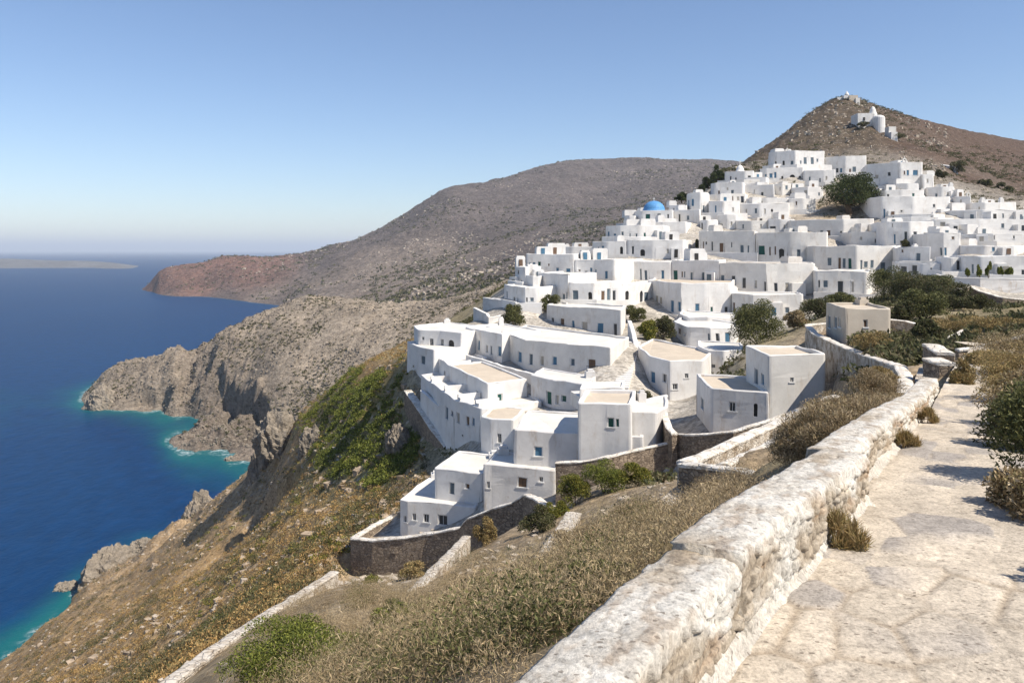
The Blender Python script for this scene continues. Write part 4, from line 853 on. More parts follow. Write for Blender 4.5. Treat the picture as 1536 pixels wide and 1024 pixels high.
stone_wall('white-topped wall lining the bend of the footpath at the right edge', [(1436, 523, 42), (1462, 520, 42), (1490, 513, 41.5), (1515, 507, 41), (1560, 497, 40)], 1.1, .4, group=SW)
stone_wall('stubby stone pier with pale top at the end of the parapet', [(1396, 516, 41), (1402, 519, 40), (1420, 529, 38)], 1.4, .7, group=SW)
stone_wall('lower stone pier with flat white top beside the parapet end', [(1398, 536, 36), (1424, 545, 34)], 1.2, .8, group=SW)
stone_wall('pale dry wall going down the slope in the middle foreground', [(860, 782, 43), (846, 808, 39), (826, 840, 34), (806, 872, 30), (785, 905, 26.5)], 1.1, .75, 'stonep', 'cop2', group=SW, lift=.5)
stone_wall('thin pale wall descending from the curved wall into the dry scrub', [(700, 814, 50), (672, 846, 44), (640, 880, 38.5), (610, 912, 34)], 1., .45, 'stonep', 'cop2', group=SW, lift=.5)
stone_wall('long pale wall top cutting the brown slope at the lower left', [(502, 862, 47), (470, 884, 44), (430, 910, 40.5), (380, 940, 37), (330, 975, 33.5), (290, 1004, 31), (240, 1042, 28.5)], 1.2, .5, 'stonep', 'cop2', group=SW, lift=.25)
stone_wall('broken pale wall stub between dry shrubs under the cornered terrace', [(1040, 742, 31), (1010, 765, 29), (985, 790, 26.5), (965, 808, 24.5)], 1., .6, 'stonep', 'cop2', group=SW, lift=.5)
stone_wall('dark rugged wall descending along the left edge of the houses', [(612, 585, 99), (630, 610, 93), (650, 640, 88), (672, 668, 84), (690, 685, 81)], 3.0, .9, group=SW, step=.8)
stone_wall('weathered garden wall below the row of climbing plants at far right', [(1406, 411, 124), (1425, 415, 120), (1470, 417, 118), (1545, 418, 118)], 2.6, .4, 'old', 'old', group=SW, step=1.)
stone_wall('upper of two short white-topped field walls behind the dark bushes', [(1432, 436, 104), (1455, 428, 106), (1470, 436, 104), (1505, 446, 100), (1540, 449, 100)], 1.4, .5, group=SW, step=.8)
stone_wall('lower of two short white-topped field walls behind the dark bushes', [(1440, 452, 92), (1458, 447, 93), (1490, 455, 90)], 2.2, .5, group=SW, step=.8)
stone_wall('low wall segment right of the beige house among bushes', [(1336, 479, 70), (1360, 481, 69), (1378, 486, 68)], 1.2, .4, 'stonep', group=SW)
stone_wall('pale rubble line climbing the dry bank above the footpath bend', [(1420, 510, 56), (1440, 500, 60), (1470, 485, 66), (1500, 472, 72)], .5, .7, 'stonep', group=SW)
stone_wall('bluish garden wall under the bushes on the left ridge', [(726, 446, 136), (748, 449, 130), (770, 453, 127), (806, 459, 125)], 2.4, .4, 'old', 'white', group=SW, step=.9)
stone_wall('roofless grey ruin wall below the ridge garden wall', [(712, 461, 128), (731, 470, 122), (734, 476, 120), (752, 472, 122)], 2.8, .4, 'old', 'white2', group=SW, step=.9)
stone_wall('white zigzag path wall climbing the brown hillside', [(1386, 228, 332), (1396, 236, 318), (1404, 246, 305), (1420, 248, 296), (1435, 250, 290)], 2.5, 1.2, 'white', 'white', group=SW, step=2., ctop=.2)
stone_wall('old brown terrace wall behind the trunk of the big tree', [(1226, 310, 213), (1245, 309, 212), (1272, 311, 211), (1300, 308, 210)], 4, .5, 'stone', 'stone', group=SW, step=1.2)
stone_wall('white parapet wall edging the walkway in front of the long bent house', [(700, 532, 98), (730, 540, 95), (760, 550, 91), (800, 560, 86.5), (860, 570, 83.5), (912, 572, 82)], 1.5, .3, 'white', 'white', group=SW, step=.8)
stone_wall('white crooked wall beside the garden steps', [(944, 480, 110), (950, 498, 103), (957, 530, 94), (962, 560, 86)], 1.8, .45, 'white2', 'white', group=SW, step=.8)
stone_wall('white walkway parapet below the blue square window house', [(762, 489, 121), (790, 492, 116), (830, 498, 110), (870, 504, 107), (920, 508, 104)], 1.3, .3, 'white', 'white', group=SW, step=.9)
stone_wall('white walkway wall under the sea-facing storey at the left edge', [(633, 585, 93), (650, 600, 89), (665, 612, 86)], 1.4, .35, 'white', 'white', group=SW, step=.8)
# ================================================================ STAIRS
def stairs(label, a, b_, w, n, mt='white2'):
    A = Vector(W(*a)); B = Vector(W(*b_)); mb = MB(); d = Vector((B.x-A.x, B.y-A.y)); run = d.length/n; d.normalize(); p = Vector((d.y, -d.x)); rise = (B.z-A.z)/n
    for k in range(n):
        o = Vector((A.x, A.y))+d*run*k-p*w/2
        mb.box((o.x, o.y, A.z+rise*k-1.2), (p.x*w, p.y*w, 0), (d.x*(run+.01), d.y*(run+.01), 0), (0, 0, 1.2+rise*(1+.15*(rng.random()-.5))))
    ob = mb.build('staircase', M[mt], None, origin=A); return tag(ob, label, 'stairs')
stairs('narrow whitewashed staircase climbing between the bent house and the garden wall', (931, 582, 78), (952, 512, 100), 1.5, 26)
stairs('short white steps left of the blank-fronted low house by the sandy roof', (884, 596, 72), (868, 586, 75), 1.6, 7)
# ================================================================ STREET LAMP
x, y, z = W(1158, 330, 198); r_ = empty('street_lamp', (x, y, z), 'black street lamp standing among white roofs in the centre of the village', 'lamp')
mb = MB(); mb.lathe((x, y, z-1), [(.1, 0), (.07, .5), (.05, 3.1), (0, 3.15)], 8); mb.build('post', M['iron'], r_)
mb = MB(); mb.lathe((x, y, z+2), [(.1, 0), (.26, .1), (.3, .5), (.1, .75), (0, .8)], 8); mb.build('lantern', M['iron'], r_)
# ================================================================ FOOTPATH AND PARAPET
def path_pt(y): return Vector((path_left(y), y))
def footpath():
    ys = np.concatenate([np.arange(2.0, 12, .022), np.arange(12, 44, .12)]); ws = np.linspace(-.12, 1.75, 84); V = []
    for y in ys:
        l = path_pt(y); zz = path_z(y)
        for w_ in ws:
            V.append((l.x+PV.x*w_, l.y+PV.y*w_, zz))
    V = np.array(V); al = V[:, 0]*DV.x+V[:, 1]*DV.y; ac = V[:, 0]*PV.x+V[:, 1]*PV.y
    sl = al+.25*fbm(ac*1.2, al*.3, 2, 3)+.15*ac
    edges = [7.6, 9.6, 11.4, 13.6, 15.6, 17.6, 20., 22.6, 25.5, 28.5, 32, 36, 40]
    for e in edges: V[:, 2] -= .055*(1/(1+np.exp(-(sl-e)*40))-np.clip((sl-e+.0)/2.+.5, 0, 1))
    d1, d2, cid = voro(al*1.5, ac*2.3, 6); g = np.clip((d2-d1+.05*fbm(al*4, ac*4, 3, 19))/.17, 0, 1)
    V[:, 2] += .013*g*np.clip(.5+fbm(al*.8, ac*1.1, 3, 24)*1.6, .2, 1)+.012*(cid-.5)*g+.014*fbm(al*2, ac*2, 3, 9)+.006*fbm(al*9, ac*9, 3, 10)
    st = cid[:, None]*np.array([[-.05, -.03, .0]])
    pale = np.array([.51, .44, .35]); grey = np.array([.25, .23, .215]); mort = np.array([.36, .295, .22])
    k = np.clip((cid-.62)*6, 0, 1)*np.clip(fbm(al*.7, ac*.7, 3, 4)*3+.6, 0, 1)
    c = pale+(grey-pale)*(k*.75)[:, None]; jm = np.clip(.22+fbm(al*.8, ac*1.1, 3, 24)*1.6, 0, 1); c = c+(mort-c)*((1-g)*jm)[:, None]
    c *= (1+.22*(cid-.5)+.16*fbm(al*1.1, ac*3.1, 4, 22))[:, None]
    wash = np.clip(1-np.abs(ac-(path_along0+.04))*4, 0, 1)
    n, m = len(ys), len(ws); i = np.arange(n*m).reshape(n, m)
    q = np.stack([i[:-1, :-1], i[:-1, 1:], i[1:, 1:], i[1:, :-1]], -1).reshape(-1, 4)
    o = mesh_np('footpath', V, q, M['path'], smooth=True, vcol=np.clip(c, .02, .85)); o['kind'] = 'structure'
path_along0 = 0.
def mat_path(name, bd=.02):
    m, nt, b = nodes(name); b.inputs['Roughness'].default_value = .9
    c = attr(nt, 'gcol').outputs['Color']; n1 = tex(nt, 13, 8, .75); n2 = tex(nt, 40, 4, .7); n3 = tex(nt, 2.2, 7, .72)
    c = mix(nt, 1., c, ramp(nt, n1, [(.3, .55), (.5, 1.), (.7, 1.25)]), 'MULTIPLY')
    c = mix(nt, 1., c, ramp(nt, n3, [(.32, .82), (.6, 1.08)]), 'MULTIPLY')
    v = vor(nt, 13., 'F1', 1., (1, 1.6, 1)); r = N(nt, 'ShaderNodeSeparateColor'); L(nt, v.outputs['Color'], r.inputs[0])
    c = mix(nt, mth(nt, 'MULTIPLY', mth(nt, 'MULTIPLY', mth(nt, 'LESS_THAN', v.outputs['Distance'], .22), mth(nt, 'LESS_THAN', r.outputs[0], .38)), .65), c, (.13, .10, .075))
    c = mix(nt, 1., c, ramp(nt, n2, [(.3, .62), (.5, 1.), (.7, 1.2)]), 'MULTIPLY')
    L(nt, c, b.inputs['Base Color']); bump(nt, b, mth(nt, 'ADD', n1, mth(nt, 'MULTIPLY', n2, .35)), .8, bd); return m
M['path'] = mat_path('flagstones'); M['rubble'] = mat_path('limewashed_rubble', .03)
footpath()
def parapet():
    r_ = empty('parapet_wall', (2.5, 7, 96.6), 'broken whitewashed rubble parapet wall along the left side of the footpath', 'wall')
    def section(y0, y1, top0, top1, th, back=0., ds=.03):
        A = path_pt(y0); B = path_pt(y1); Ls = (B-A).length; ns = max(8, int(Ls/ds)); dep = 1.6; HT = lambda t: top0+(top1-top0)*t
        prof = []   # (across from the inner face, height share 0 bottom.. 1 top, kind)
        V = []; C = []; na, nt_, nb = 36, 26, 16
        S_ = np.linspace(0, Ls, ns)
        rows = []
        for s in S_:
            t = s/Ls; y = y0+(y1-y0)*t; l = path_pt(y); zp = path_z(y); H_ = HT(t)
            for k in range(na): rows.append((s, k/(na-1)*H_*.95-.06, 0, l.x, l.y, zp, H_))
            for k in range(nt_): rows.append((s, (k+.5)/nt_*th, 1, l.x, l.y, zp, H_))
            for k in range(nb): rows.append((s, H_*.95-k/(nb-1)*(H_+dep), 2, l.x, l.y, zp, H_))
        Rw = np.array(rows); s, q, kd, lx, ly, zp, H_ = Rw.T
        su = s*6.5+y0*3; face = kd != 1
        d1, d2, cid = voro(su+.22*fbm(s*3, q*3, 2, 31), np.where(face, q*10., q*5.)+.25*fbm(s*2.2, q*4, 2, 32)+kd*31, 40)
        g = np.clip((d2-d1)/.24, 0, 1)**.6
        bul = np.where(face, .04*g*(.2+1.3*cid)-.02, .010*g)+.012*fbm(s*11, q*11+kd*9, 4, 44)
        lump = .012*fbm(s*1.1, q*1.5, 3, 45)
        # round the upper arrises
        e = np.clip((q-(H_*.95-.09))/.09, 0, 1); rnd = np.where(kd == 0, .03*e*e, np.where(kd == 2, .03*np.clip((q-(H_*.95-.09))/.09, 0, 1)**2, 0))
        off = np.where(kd == 0, bul+lump-rnd, np.where(kd == 2, -th-bul+rnd, -q+lump*0))
        off = off-back
        top = H_+.008*np.sin(s*2.3+y0)+.022*fbm(s*1.6, q*1.2, 3, 46)-.03*(np.abs(q/th-.5)*2)**6
        hh = np.where(kd == 1, top+bul, q)
        X = lx+PV.x*off; Y = ly+PV.y*off; Z = zp+hh
        V = np.stack([X, Y, Z], 1)
        st1 = np.array([.34, .275, .20]); st2 = np.array([.46, .395, .31]); mo = np.array([.40, .32, .24]); wh = np.array([.63, .60, .54]); ru = np.array([.34, .19, .09])
        c = st1+(st2-st1)*cid[:, None]; c = mo*.42+(c-mo*.42)*np.clip(g*1.5, 0, 1)[:, None]
        wsh = np.where(face, np.clip(fbm(s*1.3, q*2.2, 4, 50)*2.6+.05+1.1*np.clip((q-H_*.7)/(H_*.25), 0, 1)+1.3*np.clip(1-q/.12, 0, 1), 0, 1), np.clip(.78+fbm(s*2.2, q*3, 4, 51)*1.1, 0, 1))*np.clip(.45+g, 0, 1)
        c = c+(wh-c)*(wsh*.92)[:, None]
        rust = np.clip((fbm(s*.9, q*5, 4, 53)-.18)*4, 0, 1)*(kd == 0)*np.clip(1-np.abs(q/H_-.55)*2.4, 0, 1); c = c+(ru-c)*(rust*.75)[:, None]
        sp = np.clip((fbm(s*5, q*12, 4, 54)-.16)*5, 0, 1)*(kd == 1); c = c+(np.array([.30, .22, .15])-c)*(sp*.5)[:, None]
        m = na+nt_+nb; i = np.arange(ns*m).reshape(ns, m)
        Q = np.stack([i[:-1, :-1], i[1:, :-1], i[1:, 1:], i[:-1, 1:]], -1).reshape(-1, 4)
        ends = [np.array([i[0]]), np.array([i[-1, ::-1]])]
        mesh_np('wall_section', V, [Q]+ends, M['rubble'], r_, smooth=True, vcol=np.clip(c, .03, .82))
    section(1.7, 5.25, .52, .55, .5, .03, .02)
    section(5.25, 9.25, .60, .56, .52, 0., .02)
    section(9.3, 25, .53, .36, .5, .2, .045)
    # splash band of limewash where wall and paving meet
    ys = np.arange(2.2, 18, .05); V = []; n = len(ys)
    prof = [(-.03, .10), (.03, .075), (.06, .035), (.10, .012), (.15, -.03)]
    for y in ys:
        l = path_pt(y)-PV*(.19*min(1, max(0, (y-9.2)/.15))); zz = path_z(y)
        for k, (o, z) in enumerate(prof):
            j = .03*float(fbm(np.array(y*1.1), np.array(k*.25), 2, 60)); ex = (.62+.3*float(vnoise(y*.7, 3., 61)))
            V.append((l.x+PV.x*(o*ex+j*(k > 0)), l.y+PV.y*(o*ex+j*(k > 0)), zz+z*(1+.3*float(vnoise(y*1.3, k*.3, 62)))))
    m = len(prof); i = np.arange(n*m).reshape(n, m); V = np.array(V)
    Q = np.stack([i[:-1, :-1], i[:-1, 1:], i[1:, 1:], i[1:, :-1]], -1).reshape(-1, 4)
    mesh_np('plaster_base', V, Q, M['rubble'], r_, smooth=True, vcol=np.tile([.52, .475, .41], (len(V), 1))*(1+.1*fbm(V[:, 0]*3, V[:, 1]*3, 3, 63))[:, None])
parapet()
# small lower path seen beyond the parapet
mb = MB(); P = [W(*p) for p in ((1352, 640, 27), (1372, 600, 31), (1372, 570, 36), (1378, 552, 41), (1390, 545, 44))]
Pr = [W(*p) for p in ((1385, 640, 26), (1408, 600, 30.5), (1412, 570, 35.5), (1408, 552, 41), (1405, 545, 44))]
for a, b_, c, d in zip(P[:-1], Pr[:-1], Pr[1:], P[1:]): mb.face([a, b_, c, d])
o = mb.build('lower_path', M['stonep'], None, origin=P[0]); o['kind'] = 'structure'
# ================================================================ PLANTS, LOOSE STONES
def unit(n):
    v = rng.normal(size=(n, 3)); return v/np.linalg.norm(v, axis=1, keepdims=True)
def leaves(C, L_, asp, up=0., out=None):
    """diamond leaves: C (n,3), length (n)"""
    n = len(C); t = unit(n); t[:, 2] += up
    if out is not None: t += out
    t /= np.linalg.norm(t, axis=1, keepdims=True)
    b = np.cross(t, unit(n)); b /= np.linalg.norm(b, axis=1, keepdims=True)+1e-9
    l = np.asarray(L_).reshape(-1, 1)*.5; w = l*asp
    V = np.stack([C-t*l, C+b*w, C+t*l, C-b*w], 1).reshape(-1, 3)
    return V
def quads(n): return np.arange(n*4).reshape(n, 4)
def tint(n, cols, wts, jit=.25):
    k = rng.choice(len(cols), n, p=np.array(wts)/sum(wts)); c = np.array(cols)[k]*(1+jit*rng.normal(size=(n, 1)))
    return np.repeat(np.clip(c, .005, .8), 4, 0)
PAL = dict(green=([(.15, .17, .03), (.21, .22, .045), (.08, .10, .025)], [5, 3, 3]), olive=([(.12, .125, .045), (.19, .18, .07), (.07, .075, .028)], [5, 3, 4]),
           dark=([(.07, .075, .03), (.11, .11, .045), (.15, .12, .07)], [5, 4, 2]), dry=([(.36, .27, .15), (.52, .42, .27), (.19, .14, .075), (.25, .21, .10)], [5, 3, 4, 3]),
           yellow=([(.20, .19, .035), (.26, .23, .05), (.10, .12, .025)], [5, 3, 4]), thorn=([(.42, .325, .20), (.50, .40, .26), (.15, .105, .055), (.28, .205, .115), (.25, .21, .10)], [4, 3, 4, 4, 2]), rust=([(.44, .27, .10), (.33, .21, .085), (.16, .105, .05), (.42, .33, .15), (.12, .105, .045)], [5, 4, 4, 3, 3]), gold=([(.40, .29, .13), (.29, .21, .10), (.20, .17, .07)], [4, 4, 3]), pine=([(.035, .05, .02), (.06, .075, .025), (.085, .10, .03)], [4, 5, 3]))
def crown(n, c, rad, k, seed, lo=-.5):
    """points through several uneven clumps filling an ellipsoid"""
    g = np.random.default_rng(seed); cs = []; 
    while len(cs) < k:
        q = g.uniform(-1, 1, 3)
        if (q**2).sum() < 1 and q[2] > lo: cs.append(q)
    cs = np.array(cs)*.72; rr = g.uniform(.22, .45, k); pk = g.choice(k, n, p=rr**2/sum(rr**2))
    d = g.normal(size=(n, 3)); d /= np.linalg.norm(d, axis=1, keepdims=True); d[:, 2] = np.where(d[:, 2] < -.6, -d[:, 2], d[:, 2])
    r = rr[pk]*(g.random(n)**.38)
    p = cs[pk]+d*r[:, None]
    return np.array(c)+p*np.array(rad), d, (cs, rr)
def plant(name, cat, label, px, py, D, wpx, hpx, pal, n, leaf, asp=.45, k=14, group=None, trunk=.0, mat='leaf', up=.2, depth=.9, sink=0., snap=True):
    x, y, z = W(px, py, D)
    if snap: z = near.z1(x, y)-.05
    w_ = wpx/F*D/2; h_ = hpx/F*D; r_ = empty(name, (x, y, z), label, cat, group)
    seed = int(rng.integers(1e9)); th = h_*trunk
    C, d, (cs, rr) = crown(n, (x, y, z+th+(h_-th)*(.46 if trunk else .36)-sink), (w_*1.12, w_*depth*1.12, (h_-th)*(.66 if trunk else .66)), k, seed, -.85 if trunk else -.35)
    mesh_np('foliage', leaves(C, leaf*(.6+.8*rng.random(n)), asp, up, d*.8), quads(n), M[mat], r_, fcol=tint(n, *PAL[pal]))
    mb = MB(); top = Vector((x, y, z+th*.9)); bt = Vector((x+.05*w_, y, z-.3)); tr = max(.03, w_*(.10 if trunk else .03))
    def limb(a, b_, r0, r1, nn=7):
        a, b_ = Vector(a), Vector(b_); t = (b_-a).normalized(); u_ = t.orthogonal().normalized(); v_ = t.cross(u_)
        for j in range(nn):
            q = [2*math.pi*j/nn, 2*math.pi*(j+1)/nn]; f = lambda c, r, e: c+(u_*math.cos(e)+v_*math.sin(e))*r
            mb.face([f(a, r0, q[0]), f(a, r0, q[1]), f(b_, r1, q[1]), f(b_, r1, q[0])])
    if trunk: limb(bt, top, tr*1.25, tr*.85)
    for j in range(min(k, 8)):
        e = Vector((x, y, z+th+(h_-th)*(.46 if trunk else .36)))+Vector((cs[j][0]*w_, cs[j][1]*w_*depth, cs[j][2]*(h_-th)*.5))
        limb(top if trunk else bt, e, tr*.6, tr*.15, 5)
    mb.build('trunk' if trunk else 'stems', M['bark'], r_)
    return r_
T = plant
T('tree', 'tree', 'big dark green tree with broad crown standing among white houses near hilltop', 1272, 321, 205, 92, 60, 'pine', 15000, .42, .5, 26, trunk=.22, snap=False, depth=.8)
for a in (('tallest dark tree of the clump left of the small white dome', 1077, 276, 250, 22, 27), ('lower dark tree of the clump left of the small white dome', 1064, 286, 243, 24, 26), ('small dark tree at the ridge beside the round-fronted house', 1052, 292, 236, 16, 15), ('bushy olive tree on the ridge above the blue dome', 1022, 303, 228, 22, 14)):
    T('tree', 'tree', a[0], *a[1:4], a[4], a[5], 'pine', 3500, .4, .5, 12, trunk=.1, snap=False, group='dark trees on the ridge')
T('olive_bush', 'bush', 'large olive-green bush behind the tall plain block', 1137, 528, 88, 80, 70, 'olive', 18000, .17, .5, 26)
T('olive_bush', 'bush', 'round green bush on the ridge terrace, left of the blue square window house', 772, 500, 117, 42, 40, 'olive', 8000, .2, .5, 14)
T('bush', 'bush', 'yellow-green bush on the ridge above the blue square window house', 826, 462, 126, 34, 26, 'olive', 5000, .2, .5, 12)
T('bush', 'bush', 'green garden bush at the head of the narrow staircase', 952, 478, 119, 36, 26, 'olive', 6000, .19, .5, 12)
T('bush', 'bush', 'light green broad-leaved bush below it beside the staircase garden', 972, 518, 104, 40, 30, 'yellow', 6000, .2, .6, 12)
T('bush', 'bush', 'dark leafy bush in the shaded corner of the staircase garden', 992, 508, 107, 44, 36, 'dark', 7000, .19, .5, 14)
T('bush', 'bush', 'brown-green bush at the foot of the wavy sandy-roofed house', 962, 592, 74, 34, 32, 'dark', 5000, .13, .5, 12)
T('bush', 'bush', 'small rounded bush in front of the wavy sandy-roofed house', 992, 598, 70, 26, 20, 'olive', 3000, .12, .5, 8)
for (lb, px, py, D, w_, h_, pal) in (('dark bush between column house and beige house roof', 1228, 470, 100, 66, 40, 'dark'), ('leftmost and tallest dark bush above the beige house', 1325, 452, 112, 60, 60, 'olive'), ('dark brownish bush right of the tallest dark bush', 1368, 462, 104, 70, 50, 'dark'), ('dark bush touching the blue-shaded low house', 1392, 446, 112, 60, 34, 'olive'),
        ('broad olive bush beside the yard of the beige house', 1385, 505, 78, 70, 62, 'olive'), ('dusky bush under the two field walls', 1425, 478, 88, 62, 50, 'dark'), ('small dark bush at the right corner of the beige house', 1352, 498, 74, 36, 40, 'dark'), ('low olive bush left of the dark hut roof bushes', 1262, 458, 108, 46, 22, 'olive'), ('dark scrubby bush against the field wall at right', 1462, 476, 86, 50, 26, 'dark')):
    T('bush', 'bush', lb, px, py+2, D, w_*1.05, h_*1.0, pal, 9500, .19, .5, 18, group='dark bushes behind the beige house')
for (lb, px, py, D, w_, h_) in (('dry grassy shrub in the yard below the beige house', 1308, 540, 56, 70, 36), ('golden grass clump on the bank right of the beige house', 1440, 500, 64, 90, 26), ('golden shrub on the bank above the footpath bend', 1500, 497, 52, 90, 36), ('dry shrub at the end of the curved rubble wall', 1320, 590, 36, 70, 40)):
    T('dry_shrub', 'shrub', lb, px, py, D, w_, h_, 'gold', 7000, .16, .22, 14, mat='dry', up=.6, group='dry shrubs near the footpath')
# the tall grey-brown shrubs pressing against the parapet
for (lb, px, py, D, w_, h_, n) in (('tallest grey-brown thorny shrub leaning over the parapet', 1255, 690, 16.5, 150, 92, 30000), ('grey-brown thorny shrub left of the tallest one above the wall corner', 1195, 722, 17, 120, 80, 26000), ('thorny shrub behind the tallest one towards the curved wall', 1290, 645, 21, 120, 66, 22000), ('farther thorny shrub by the long terrace wall', 1245, 668, 22.5, 110, 64, 18000), ('thorny shrub beside the little lower path', 1315, 622, 26, 80, 56, 14000)):
    T('thorny_shrub', 'shrub', lb, px, py, D, w_, h_, 'thorn', n, .08, .12, 26, mat='dry', up=.5, group='thorny shrubs beside the parapet')
for (lb, px, py, D, w_, h_, pal) in (('brownish bush between the tallest dark bush and the field walls', 1405, 470, 96, 64, 44, 'dark'), ('olive bush in front of the blue-shaded low house, right one', 1420, 440, 110, 56, 30, 'olive'), ('light olive bush in the middle of the dark bushes', 1356, 446, 110, 46, 40, 'yellow'), ('dark bush rooted below the yard wall of the beige house', 1395, 520, 60, 50, 36, 'dark'), ('grey-brown bush left of the beige house wall', 1195, 500, 92, 44, 30, 'dry')):
    T('bush', 'bush', lb, px, py, D, w_, h_, pal, 8000, .19, .5, 16, group='dark bushes behind the beige house')
# bushes on the right of the path
for (lb, y_, off, wm, hm, pal) in (('dark bush overhanging the right edge of the footpath, tallest one', 11.6, .95, 2.3, 1.75, 'olive'), ('second dark bush along the right edge of the footpath', 14.5, .5, 2.2, 1.7, 'dark'), ('far dry bush where the footpath bends', 23.5, .7, 2.8, 1.5, 'gold'), ('reddish dry bush at the right edge of the footpath', 18.5, .6, 2.5, 1.6, 'dry'), ('bush at the frame edge casting its shadow on the paving', 7.6, 1.1, 1.5, 1.3, 'dark'), ('brown dry bush low on the right edge of the footpath', 9.9, .45, 1.5, 1.0, 'dry'), ('golden bush behind the tallest dark bush by the footpath', 16.3, 1.9, 2.4, 2.0, 'gold'), ('low golden brush covering the outer bend of the footpath', 31., 1.0, 4.2, 1.3, 'gold'), ('farthest dry bush right of the footpath bend', 37., .6, 5., 1.5, 'dry')):
    l_ = path_pt(y_); X_, Y_ = l_.x+PV.x*(1.5+off), l_.y+PV.y*(1.5+off); q_ = inv(X_, Y_, path_z(y_))
    T('bush', 'bush', lb, *q_, wm/Y_*F, hm/Y_*F, pal, 18000, .065, .4, 20, group='bushes on the right side of the footpath')
for (lb, y_, wm, hm) in (('largest grass tuft growing at the foot of the parapet step', 7.25, .42, .36), ('smaller grass tuft at the foot of the parapet, farther up', 13.2, .5, .38), ('third small grass tuft against the far parapet', 17.2, .55, .36)):
    l_ = path_pt(y_)+PV*(.12 if y_ < 9 else 0); q_ = inv(l_.x, l_.y, path_z(y_)-.03)
    T('grass_tuft', 'grass tuft', lb, *q_, wm/l_.y*F, hm/l_.y*F, 'gold', 1500, .16, .05, 6, mat='dry', up=1.1, snap=False, group='grass tufts at the parapet')
for (lb, px, py, D, w_, h_) in (('tall weeds beside the pier at the end of the parapet', 1440, 580, 27, 50, 56), ('weeds between the footpath and the white-topped wall', 1475, 545, 34, 60, 34)):
    T('weed_clump', 'weeds', lb, px, py, D, w_, h_, 'gold', 6000, .13, .2, 12, mat='dry', up=.7, group='weeds at the bend of the footpath')
for (lb, px, py, D, w_, h_, pal, n_l) in (('grey-green sage bush in the scrub beside the nearest parapet', 905, 930, 10.5, 120, 70, 'olive', 14000), ('pale straw-coloured shrub right of the pale dry wall', 870, 850, 21, 90, 60, 'thorn', 14000), ('tan thorn bush low in the scrub at the bottom centre', 690, 985, 14, 130, 70, 'thorn', 18000), ('olive bush in the scrub between the two pale dry walls', 730, 900, 24, 80, 46, 'olive', 10000), ('straw-coloured bush under the end of the broken wall stub', 960, 800, 22, 90, 54, 'thorn', 12000), ('dusty olive bush by the lower end of the thin pale wall', 600, 940, 24, 80, 44, 'olive', 10000), ('dark thorn bush between the green bush and the scrub', 560, 1010, 16, 90, 56, 'dark', 10000), ('golden grass clump on bare earth under the curved retaining wall', 620, 880, 44, 44, 28, 'gold', 5000), ('yellowish bush at the foot of the curved retaining wall corner', 560, 868, 52, 40, 26, 'yellow', 5000)):
    T('scrub_bush', 'bush', lb, px, py, D, w_, h_, pal, n_l, .055*max(1, D/18), .22, 22, mat='dry', up=.35, group='bushes in the dry scrub below the parapet')
T('green_bush', 'bush', 'large yellow-green bush at the bottom edge beside the long pale wall', 450, 1062, 18.5, 240, 100, 'green', 46000, .06, .4, 30, depth=.8)
T('green_bush', 'bush', 'smaller green bush right of the large one at the bottom edge', 590, 1010, 20, 100, 60, 'green', 12000, .075, .4, 14)
for (lb, px, py, D, w_, h_, pal) in (('yellow-green bush below the white-coped retaining wall, left one', 862, 748, 51, 60, 52, 'yellow'), ('green bush below the white-coped retaining wall, middle one', 905, 742, 51, 66, 50, 'green'), ('yellow-tipped bush below the white-coped retaining wall, right one', 950, 728, 51, 56, 40, 'yellow'), ('round grey-green shrub before the curved retaining wall', 728, 828, 50, 34, 44, 'gold'), ('dark bush filling the shaded hollow by the broken wall', 808, 800, 46, 60, 46, 'dark'), ('small yellow bush at the corner of the terrace wall', 1100, 760, 24, 34, 30, 'yellow'), ('yellow-green bush at the head of the pale dry wall', 832, 770, 50, 40, 34, 'yellow'), ('green weeds along the foot of the long terrace wall', 1065, 690, 47, 60, 22, 'yellow')):
    T('bush', 'bush', lb, px, py, D, w_, h_, pal, 9000, .10, .45, 14, group='bushes below the houses')
for (lb, px, py, D, w_, h_) in (('dark cypress beside the brown door of the middle row', 1046, 380, 176, 7, 24), ('slim cypress with a red pot next to the alley', 1051, 384, 173, 5, 16)):
    T('cypress', 'tree', lb, px, py, D, w_, h_, 'dark', 900, .3, .4, 8, snap=False, depth=.9)
for k, (px, w_, h_) in enumerate(((1452, 8, 20), (1470, 11, 22), (1483, 12, 28), (1500, 9, 22), (1516, 17, 24))):
    T('climbing_plant', 'plant', ['leftmost green climbing plant of five on the long white house', 'second climbing plant on the long white house, beside the taller one', 'tallest climbing plant in the middle of the five', 'narrow climbing plant right of the tallest one', 'widest climbing plant of the five, far right'][k], px, 417, 121, w_, h_, 'green', 1200, .24, .5, 8, snap=False, depth=.5, group='climbing plants on the long white house')
T('climbing_plant', 'plant', 'dark climbing plant over the middle door of the three-door house', 1357, 379, 164, 16, 26, 'dark', 1500, .3, .5, 9, snap=False, depth=.4)
for (lb, px, py, D, w_, h_) in (('dark green bush on the brown slope under the white zigzag wall', 1432, 262, 290, 34, 20), ('green bush at the village edge right of the bell-arch house', 1412, 272, 250, 20, 14), ('dark bush on the brown slope above the roof-post house', 1475, 280, 260, 30, 18), ('dark shrub clump farther right on the brown slope', 1505, 292, 250, 26, 14), ('dark bush below the hill chapel', 1345, 216, 372, 34, 10), ('dark bush left below the hill chapel', 1292, 200, 385, 26, 8)):
    T('hill_bush', 'bush', lb, px, py, D, w_, h_, 'dark', 2000, .5, .5, 10, group='dark bushes on the chapel hill')
